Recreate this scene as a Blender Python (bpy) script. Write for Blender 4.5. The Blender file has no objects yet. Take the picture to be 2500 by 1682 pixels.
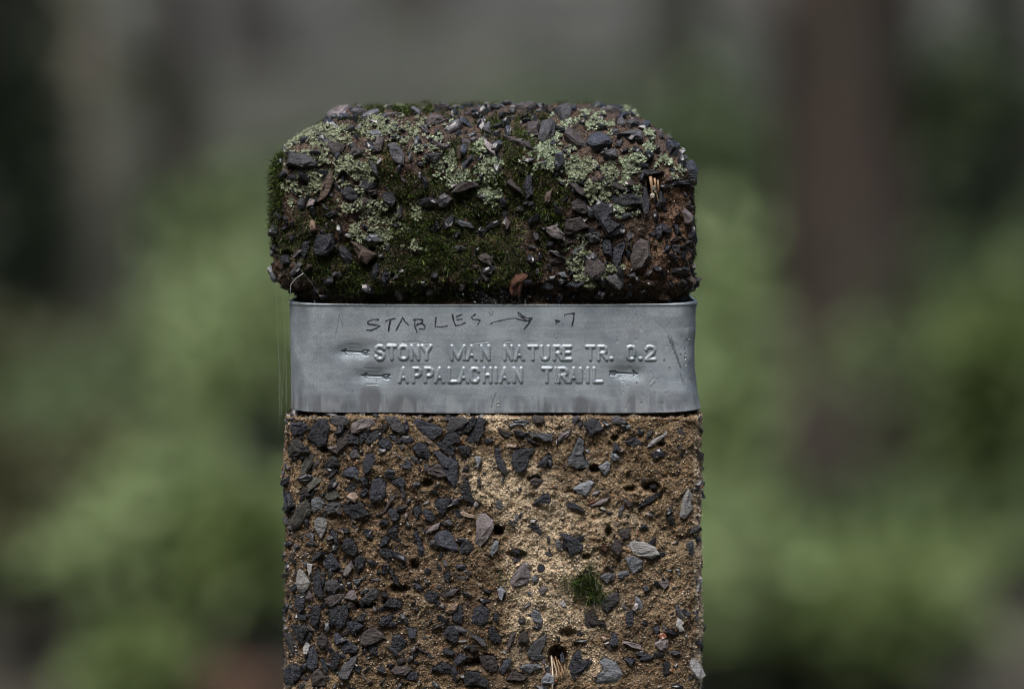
import bpy, bmesh, math, random
import numpy as np
from mathutils import Vector, Matrix
from mathutils.bvhtree import BVHTree

random.seed(7)
rng = np.random.default_rng(7)
SC = bpy.context.scene
COL = SC.collection
R = math.radians

# ------------------------------------------------------------------ camera, light, exposure
FOC = 85.0
DIST = 0.95                       # lens to the face of the post
PITCH = R(4.5)
AIM = Vector((0.0, 0.0, 0.955))   # the point of the post's face in the middle of the view
cam_d = bpy.data.cameras.new('camera')
cam = bpy.data.objects.new('camera', cam_d)
COL.objects.link(cam)
cam_d.lens = FOC
cam_d.sensor_width = 36.0
cam_d.clip_start = 0.05
cam_d.clip_end = 900
cam.location = AIM + Vector((0, -DIST * math.cos(PITCH), DIST * math.sin(PITCH)))
cam.rotation_euler = (math.pi / 2 - PITCH, 0, 0)
cam_d.dof.use_dof = True
cam_d.dof.focus_distance = DIST + 0.002
cam_d.dof.aperture_fstop = 2.5
SC.camera = cam

world = bpy.data.worlds.new('World')
SC.world = world
world.use_nodes = True
wn = world.node_tree.nodes
wl = world.node_tree.links
bg = wn['Background']
sky = wn.new('ShaderNodeTexSky')
sky.sky_type = 'NISHITA'
sky.sun_disc = False
sky.sun_elevation = R(62)
sky.sun_rotation = R(200)
sky.air_density = 1.0
sky.dust_density = 4.0
wl.new(sky.outputs[0], bg.inputs[0])
bg.inputs[1].default_value = 0.145

sun_d = bpy.data.lights.new('sun', 'SUN')
sun = bpy.data.objects.new('sun', sun_d)
COL.objects.link(sun)
sun_d.energy = 1.1
sun_d.angle = R(28)
sun_d.color = (1.0, 0.98, 0.95)
# sky sun_rotation 200 deg, measured clockwise from +Y
az, el = R(200), R(62)
sdir = Vector((math.sin(az) * math.cos(el), math.cos(az) * math.cos(el), math.sin(el)))
sun.rotation_euler = sdir.to_track_quat('Z', 'Y').to_euler()
sun.location = (0, 0, 6)

SC.view_settings.view_transform = 'Standard'
SC.view_settings.look = 'None'
SC.view_settings.gamma = 1
SC.view_settings.use_curve_mapping = False
SC.view_settings.exposure = 1.22
SC.cycles.use_denoising = True
SC.cycles.filter_width = 1.0
SC.cycles.max_bounces = 6
SC.cycles.transparent_max_bounces = 8

# ------------------------------------------------------------------ helpers
FPX = FOC / 36.0 * 2500.0
CLOC = np.array(cam.location)
cp, sp = math.cos(PITCH), math.sin(PITCH)
FWD = np.array([0, cp, -sp]); UP = np.array([0, sp, cp]); RIGHT = np.array([1.0, 0, 0])


def ray(px, py):
    d = FWD + (px - 1250) / FPX * RIGHT - (py - 841) / FPX * UP
    return d / np.linalg.norm(d)


def to_px(P):
    """photo pixels of world points (n,3): used to find where on the post a traced mark lies"""
    q = P - CLOC
    dz = q @ FWD
    return 1250 + FPX * (q @ RIGHT) / dz, 841 - FPX * (q @ UP) / dz


def at(px, py, dist):
    """world point seen at px,py, dist metres behind the post face (y = dist)"""
    d = ray(px, py)
    return CLOC + d * ((dist - CLOC[1]) / d[1])


def _h(i, j, k, s):
    n = (i * 374761393 + j * 668265263 + k * 2147483647 + s * 1274126177) & 0xFFFFFFFF
    n = ((n ^ (n >> 13)) * 1274126177) & 0xFFFFFFFF
    return ((n ^ (n >> 16)) & 0xFFFF) / 65535.0


def noise3(P, scale, seed=0):
    Q = P / scale
    I = np.floor(Q).astype(np.int64)
    F = Q - I
    F = F * F * (3 - 2 * F)
    out = 0
    for a in (0, 1):
        wa = F[:, 0] if a else 1 - F[:, 0]
        for b in (0, 1):
            wb = F[:, 1] if b else 1 - F[:, 1]
            for c in (0, 1):
                wc = F[:, 2] if c else 1 - F[:, 2]
                out = out + wa * wb * wc * _h(I[:, 0] + a, I[:, 1] + b, I[:, 2] + c, seed)
    return out * 2 - 1


def fbm(P, scale, octs=4, seed=0, gain=0.5):
    o, a, t = 0, 1.0, 0
    for k in range(octs):
        o = o + a * noise3(P, scale / 2 ** k, seed + k * 17)
        t += a
        a *= gain
    return o / t


WLOC = {}


def mesh_np(name, V, F, mat, parent=None, smooth=False, cols=None, cname='tint', loc=None):
    """V (n,3), F (m,k) numpy arrays, all faces with k corners"""
    V = np.asarray(V, dtype=np.float32)
    if parent is not None and loc is None:
        V = V - np.array(WLOC[parent.name], dtype=np.float32)
    if loc is not None:
        V = V - np.array(loc, dtype=np.float32)
    F = np.asarray(F, dtype=np.int32)
    me = bpy.data.meshes.new(name)
    k = F.shape[1]
    me.vertices.add(len(V)); me.vertices.foreach_set('co', V.ravel())
    me.loops.add(F.size); me.loops.foreach_set('vertex_index', F.ravel())
    me.polygons.add(len(F))
    me.polygons.foreach_set('loop_start', np.arange(0, F.size, k, dtype=np.int32))
    me.polygons.foreach_set('loop_total', np.full(len(F), k, dtype=np.int32))
    me.polygons.foreach_set('use_smooth', np.full(len(F), smooth))
    me.update(calc_edges=True)
    if cols is not None:
        a = me.color_attributes.new(cname, 'FLOAT_COLOR', 'POINT')
        c = np.ones((len(V), 4), dtype=np.float32); c[:, :cols.shape[1]] = cols
        a.data.foreach_set('color', c.ravel())
    me.materials.append(mat)
    ob = bpy.data.objects.new(name, me)
    COL.objects.link(ob)
    if parent is not None:
        ob.parent = parent
        WLOC[ob.name] = WLOC[parent.name]
    if loc is not None:
        ob.location = loc
    return ob


def tag(o, label=None, cat=None, group=None, kind=None):
    if label: o['label'] = label
    if cat: o['category'] = cat
    if group: o['group'] = group
    if kind: o['kind'] = kind
    return o


def empty(name, loc):
    o = bpy.data.objects.new(name, None)
    o.location = loc
    o.empty_display_size = 0.05
    COL.objects.link(o)
    WLOC[o.name] = tuple(loc)
    return o


class NT:
    def __init__(s, name):
        s.m = bpy.data.materials.new(name); s.m.use_nodes = True
        s.n = s.m.node_tree.nodes; s.l = s.m.node_tree.links
        s.b = s.n['Principled BSDF']

    def new(s, t, **kw):
        x = s.n.new(t)
        for k, v in kw.items():
            setattr(x, k, v)
        return x

    def link(s, a, b): s.l.new(a, b)

    def set(s, **kw):
        for k, v in kw.items():
            s.b.inputs[k.replace('_', ' ')].default_value = v

    def noise(s, scale, detail=5, rough=0.6, vec=None):
        x = s.new('ShaderNodeTexNoise'); x.inputs['Scale'].default_value = scale
        x.inputs['Detail'].default_value = detail; x.inputs['Roughness'].default_value = rough
        if vec is None:
            vec = s.coord()
        s.link(vec, x.inputs['Vector'])
        return x.outputs['Fac']

    def coord(s):
        if not hasattr(s, 'tc'):
            g = s.new('ShaderNodeNewGeometry'); s.tc = g.outputs['Position']
        return s.tc

    def ramp(s, fac, stops, interp='LINEAR'):
        x = s.new('ShaderNodeValToRGB'); x.color_ramp.interpolation = interp
        e = x.color_ramp.elements
        while len(e) < len(stops): e.new(0.5)
        for q, (p, c) in zip(e, stops):
            q.position = p
            q.color = (c, c, c, 1) if isinstance(c, (int, float)) else (*c, 1)
        s.link(fac, x.inputs[0])
        return x.outputs[0]

    def mix(s, a, b, fac, mode='MIX'):
        x = s.new('ShaderNodeMix', data_type='RGBA', blend_type=mode)
        for sock, v in ((x.inputs[0], fac), (x.inputs[6], a), (x.inputs[7], b)):
            if isinstance(v, (int, float)): sock.default_value = v
            elif isinstance(v, tuple): sock.default_value = (*v, 1)
            else: s.link(v, sock)
        return x.outputs[2]

    def bump(s, h, dist, strength=1.0, prev=None):
        x = s.new('ShaderNodeBump'); x.inputs['Distance'].default_value = dist
        x.inputs['Strength'].default_value = strength
        s.link(h, x.inputs['Height'])
        if prev is not None: s.link(prev, x.inputs['Normal'])
        return x.outputs[0]

    def attr(s, name):
        x = s.new('ShaderNodeAttribute'); x.attribute_name = name
        return x.outputs['Color']


# ------------------------------------------------------------------ materials
def stone_mat(name, c1, c2, rough, spec=0.5, bumpd=0.00035):
    t = NT(name)
    kk = 0.68 if c2[2] < 0.12 else 1.05
    c1 = tuple(x * kk * .85 for x in c1); c2 = tuple(x * kk * 1.1 for x in c2); rough -= 0.08
    n1 = t.noise(620, 6, 0.75)
    n2 = t.noise(90, 3, 0.5)
    oi = t.new('ShaderNodeObjectInfo')
    col = t.mix(c1, c2, t.ramp(n2, [(0.35, 0.0), (0.65, 1.0)]))
    col = t.mix(col, (0.5, 0.5, 0.5), 0.0)
    speck = t.ramp(t.noise(1500, 2, 0.6), [(0.62, 0.0), (0.72, 1.0)])
    sfac = t.new('ShaderNodeMath', operation='MULTIPLY'); t.link(speck, sfac.inputs[0]); sfac.inputs[1].default_value = 0.35
    lighter = tuple(min(1, x * 2.6 + 0.02) for x in c2)
    col = t.mix(col, lighter, sfac.outputs[0])
    # every stone a little lighter or darker than the next
    mr = t.new('ShaderNodeMapRange'); t.link(oi.outputs['Random'], mr.inputs[0])
    mr.inputs[3].default_value = 0.55; mr.inputs[4].default_value = 1.5
    comb = t.new('ShaderNodeCombineColor')
    for i in range(3): t.link(mr.outputs[0], comb.inputs[i])
    col = t.mix(col, comb.outputs[0], 1.0, 'MULTIPLY')
    t.link(col, t.b.inputs['Base Color'])
    r = t.new('ShaderNodeMapRange'); t.link(n1, r.inputs[0])
    r.inputs[1].default_value = 0.3; r.inputs[2].default_value = 0.7
    r.inputs[3].default_value = rough - 0.12; r.inputs[4].default_value = rough + 0.18
    t.link(r.outputs[0], t.b.inputs['Roughness'])
    t.set(Specular_IOR_Level=spec)
    # slate cleavage: fine layered relief
    mp = t.new('ShaderNodeMapping'); t.link(t.coord(), mp.inputs[0])
    mp.inputs['Rotation'].default_value = (0.4, 0.5, 0.3); mp.inputs['Scale'].default_value = (1, 1, 3.2)
    lay = t.noise(330, 5, 0.65, mp.outputs[0])
    b1 = t.bump(lay, 0.0013)
    t.link(t.bump(n1, bumpd * 3.0, 1.0, b1), t.b.inputs['Normal'])
    return t.m


ST = {
    'v': stone_mat('black_wet_slate', (0.010, 0.013, 0.021), (0.019, 0.025, 0.040), 0.31, 0.6),
    'd': stone_mat('dark_slate', (0.020, 0.024, 0.036), (0.042, 0.049, 0.070), 0.35, 0.55),
    'g': stone_mat('grey_slate', (0.062, 0.064, 0.074), (0.105, 0.105, 0.115), 0.5, 0.45),
    'b': stone_mat('blue_grey_slate', (0.10, 0.115, 0.14), (0.19, 0.205, 0.23), 0.45, 0.5),
    'l': stone_mat('pale_grey_stone', (0.17, 0.175, 0.18), (0.28, 0.28, 0.275), 0.5, 0.45),
    'p': stone_mat('purple_brown_stone', (0.055, 0.046, 0.047), (0.10, 0.085, 0.085), 0.55, 0.4),
    'q': stone_mat('pale_purple_stone', (0.13, 0.115, 0.12), (0.22, 0.195, 0.20), 0.55, 0.4),
    'u': stone_mat('brown_sandstone', (0.085, 0.062, 0.050), (0.15, 0.112, 0.09), 0.6, 0.35),
    't': stone_mat('tan_pebble', (0.20, 0.15, 0.115), (0.32, 0.25, 0.20), 0.55, 0.4),
    'w': stone_mat('white_quartz', (0.45, 0.42, 0.36), (0.6, 0.58, 0.5), 0.4, 0.5),
    'r': stone_mat('rust_red_stone', (0.10, 0.040, 0.026), (0.165, 0.075, 0.045), 0.6, 0.35),
    'o': stone_mat('olive_grey_slate', (0.05, 0.05, 0.045), (0.10, 0.098, 0.085), 0.5, 0.4),
}


def cement_mat():
    t = NT('sandy_cement')
    tint = t.attr('tint')
    vo = t.new('ShaderNodeTexVoronoi'); vo.inputs['Scale'].default_value = 1500
    t.link(t.coord(), vo.inputs['Vector'])
    hv = t.new('ShaderNodeSeparateColor'); t.link(vo.outputs['Color'], hv.inputs[0])
    g = t.ramp(hv.outputs[0], [(0.0, (0.45, 0.42, 0.36)), (0.5, (0.85, 0.8, 0.72)), (0.86, (1.3, 1.2, 1.05)), (1.0, (1.8, 1.6, 1.4))])
    col = t.mix(tint, g, 1.0, 'MULTIPLY')
    t.link(col, t.b.inputs['Base Color'])
    t.set(Roughness=0.62, Specular_IOR_Level=0.35)
    b1 = t.bump(vo.outputs['Distance'], 0.0005, 0.9)
    t.link(t.bump(t.noise(700, 5, 0.7), 0.0007, 1.0, b1), t.b.inputs['Normal'])
    return t.m


def tint_mat(name, rough=0.5, spec=0.4, transl=0.0, nscale=0):
    t = NT(name)
    c = t.attr('tint')
    if nscale:
        v = t.ramp(t.noise(nscale, 3), [(0.3, 0.65), (0.7, 1.3)])
        c = t.mix(c, v, 1.0, 'MULTIPLY')
    t.link(c, t.b.inputs['Base Color'])
    t.set(Roughness=rough, Specular_IOR_Level=spec)
    if transl:
        tr = t.new('ShaderNodeBsdfTranslucent'); t.link(c, tr.inputs[0])
        ms = t.new('ShaderNodeMixShader'); ms.inputs[0].default_value = transl
        t.link(t.b.outputs[0], ms.inputs[1]); t.link(tr.outputs[0], ms.inputs[2])
        t.link(ms.outputs[0], t.n['Material Output'].inputs[0])
    return t.m


def flat_mat(name, c, rough=0.6, spec=0.4, nscale=60, var=0.35):
    t = NT(name)
    f = t.noise(nscale, 4)
    col = t.mix(tuple(x * (1 - var) for x in c), tuple(min(1, x * (1 + var)) for x in c), t.ramp(f, [(0.3, 0.0), (0.7, 1.0)]))
    t.link(col, t.b.inputs['Base Color'])
    t.set(Roughness=rough, Specular_IOR_Level=spec)
    return t.m


def metal_mat():
    t = NT('weathered_grey_metal')
    n = t.noise(110, 7, 0.7)
    mp = t.new('ShaderNodeMapping'); t.link(t.coord(), mp.inputs[0]); mp.inputs['Scale'].default_value = (0.25, 1, 3.0)
    br = t.noise(260, 4, 0.7, mp.outputs[0])
    col = t.mix((0.225, 0.272, 0.312), (0.325, 0.382, 0.428), t.ramp(n, [(0.38, 0.0), (0.60, 1.0)]))
    col = t.mix(col, (0.42, 0.475, 0.515), t.ramp(br, [(0.45, 0.0), (0.95, 0.75)]))
    fine = t.ramp(t.noise(2600, 2, 0.5), [(0.35, 0.82), (0.65, 1.16)])
    col = t.mix(col, fine, 1.0, 'MULTIPLY')
    # small dark pits
    vo = t.new('ShaderNodeTexVoronoi'); vo.inputs['Scale'].default_value = 330
    t.link(t.coord(), vo.inputs['Vector'])
    pit = t.ramp(vo.outputs['Distance'], [(0.07, 1.0), (0.12, 0.0)])
    zone = t.ramp(t.noise(38, 2), [(0.52, 0.0), (0.60, 0.75)])
    pf = t.new('ShaderNodeMath', operation='MULTIPLY'); t.link(pit, pf.inputs[0]); t.link(zone, pf.inputs[1])
    col = t.mix(col, (0.07, 0.075, 0.085), pf.outputs[0])
    # reddish brown blooms
    rust = t.ramp(t.noise(55, 3, 0.6), [(0.58, 0.0), (0.72, 0.28)])
    col = t.mix(col, (0.13, 0.10, 0.10), rust)
    ink = t.attr('ink')
    s = t.new('ShaderNodeSeparateColor'); t.link(ink, s.inputs[0])
    col = t.mix(col, (0.13, 0.14, 0.16), s.outputs[1])     # damp stains, painted shade of the arrow dents
    col = t.mix(col, (0.36, 0.39, 0.41), s.outputs[2])       # pale scuffs
    col = t.mix(col, (0.010, 0.010, 0.016), s.outputs[0])    # pen strokes
    t.link(col, t.b.inputs['Base Color'])
    r = t.ramp(n, [(0.3, 0.42), (0.7, 0.58)])
    t.link(r, t.b.inputs['Roughness'])
    mt = t.new('ShaderNodeMath', operation='SUBTRACT'); mt.inputs[0].default_value = 0.35; t.link(s.outputs[0], mt.inputs[1]); mt.use_clamp = True
    t.link(mt.outputs[0], t.b.inputs['Metallic'])
    t.link(t.bump(t.noise(900, 4, 0.6), 0.00006), t.b.inputs['Normal'])
    return t.m


M_CEM = cement_mat()
M_GRAIN = tint_mat('sand_grain', 0.42, 0.5)
M_MOSS = tint_mat('moss_green', 0.42, 0.45, 0.25)
M_LICH = tint_mat('lichen_green', 0.7, 0.25, 0.1, 900)
M_LEAF = tint_mat('leaf_green', 0.5, 0.35, 0.35)
M_METAL = metal_mat()
M_CHIP = tint_mat('slate_chip', 0.34, 0.5, 0, 600)
M_STRAW = flat_mat('dry_straw', (0.24, 0.155, 0.09), 0.5, 0.4, 400)
M_PALE = flat_mat('pale_straw', (0.55, 0.48, 0.38), 0.5, 0.4, 400)
M_SILK = flat_mat('spider_silk', (0.42, 0.46, 0.46), 0.4, 0.5, 400, 0.1)
_w = NT('clear_water'); _w.set(Roughness=0.02, IOR=1.33, Transmission_Weight=1.0); _w.b.inputs['Base Color'].default_value = (0.95, 0.98, 1, 1)
M_WATER = _w.m

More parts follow.
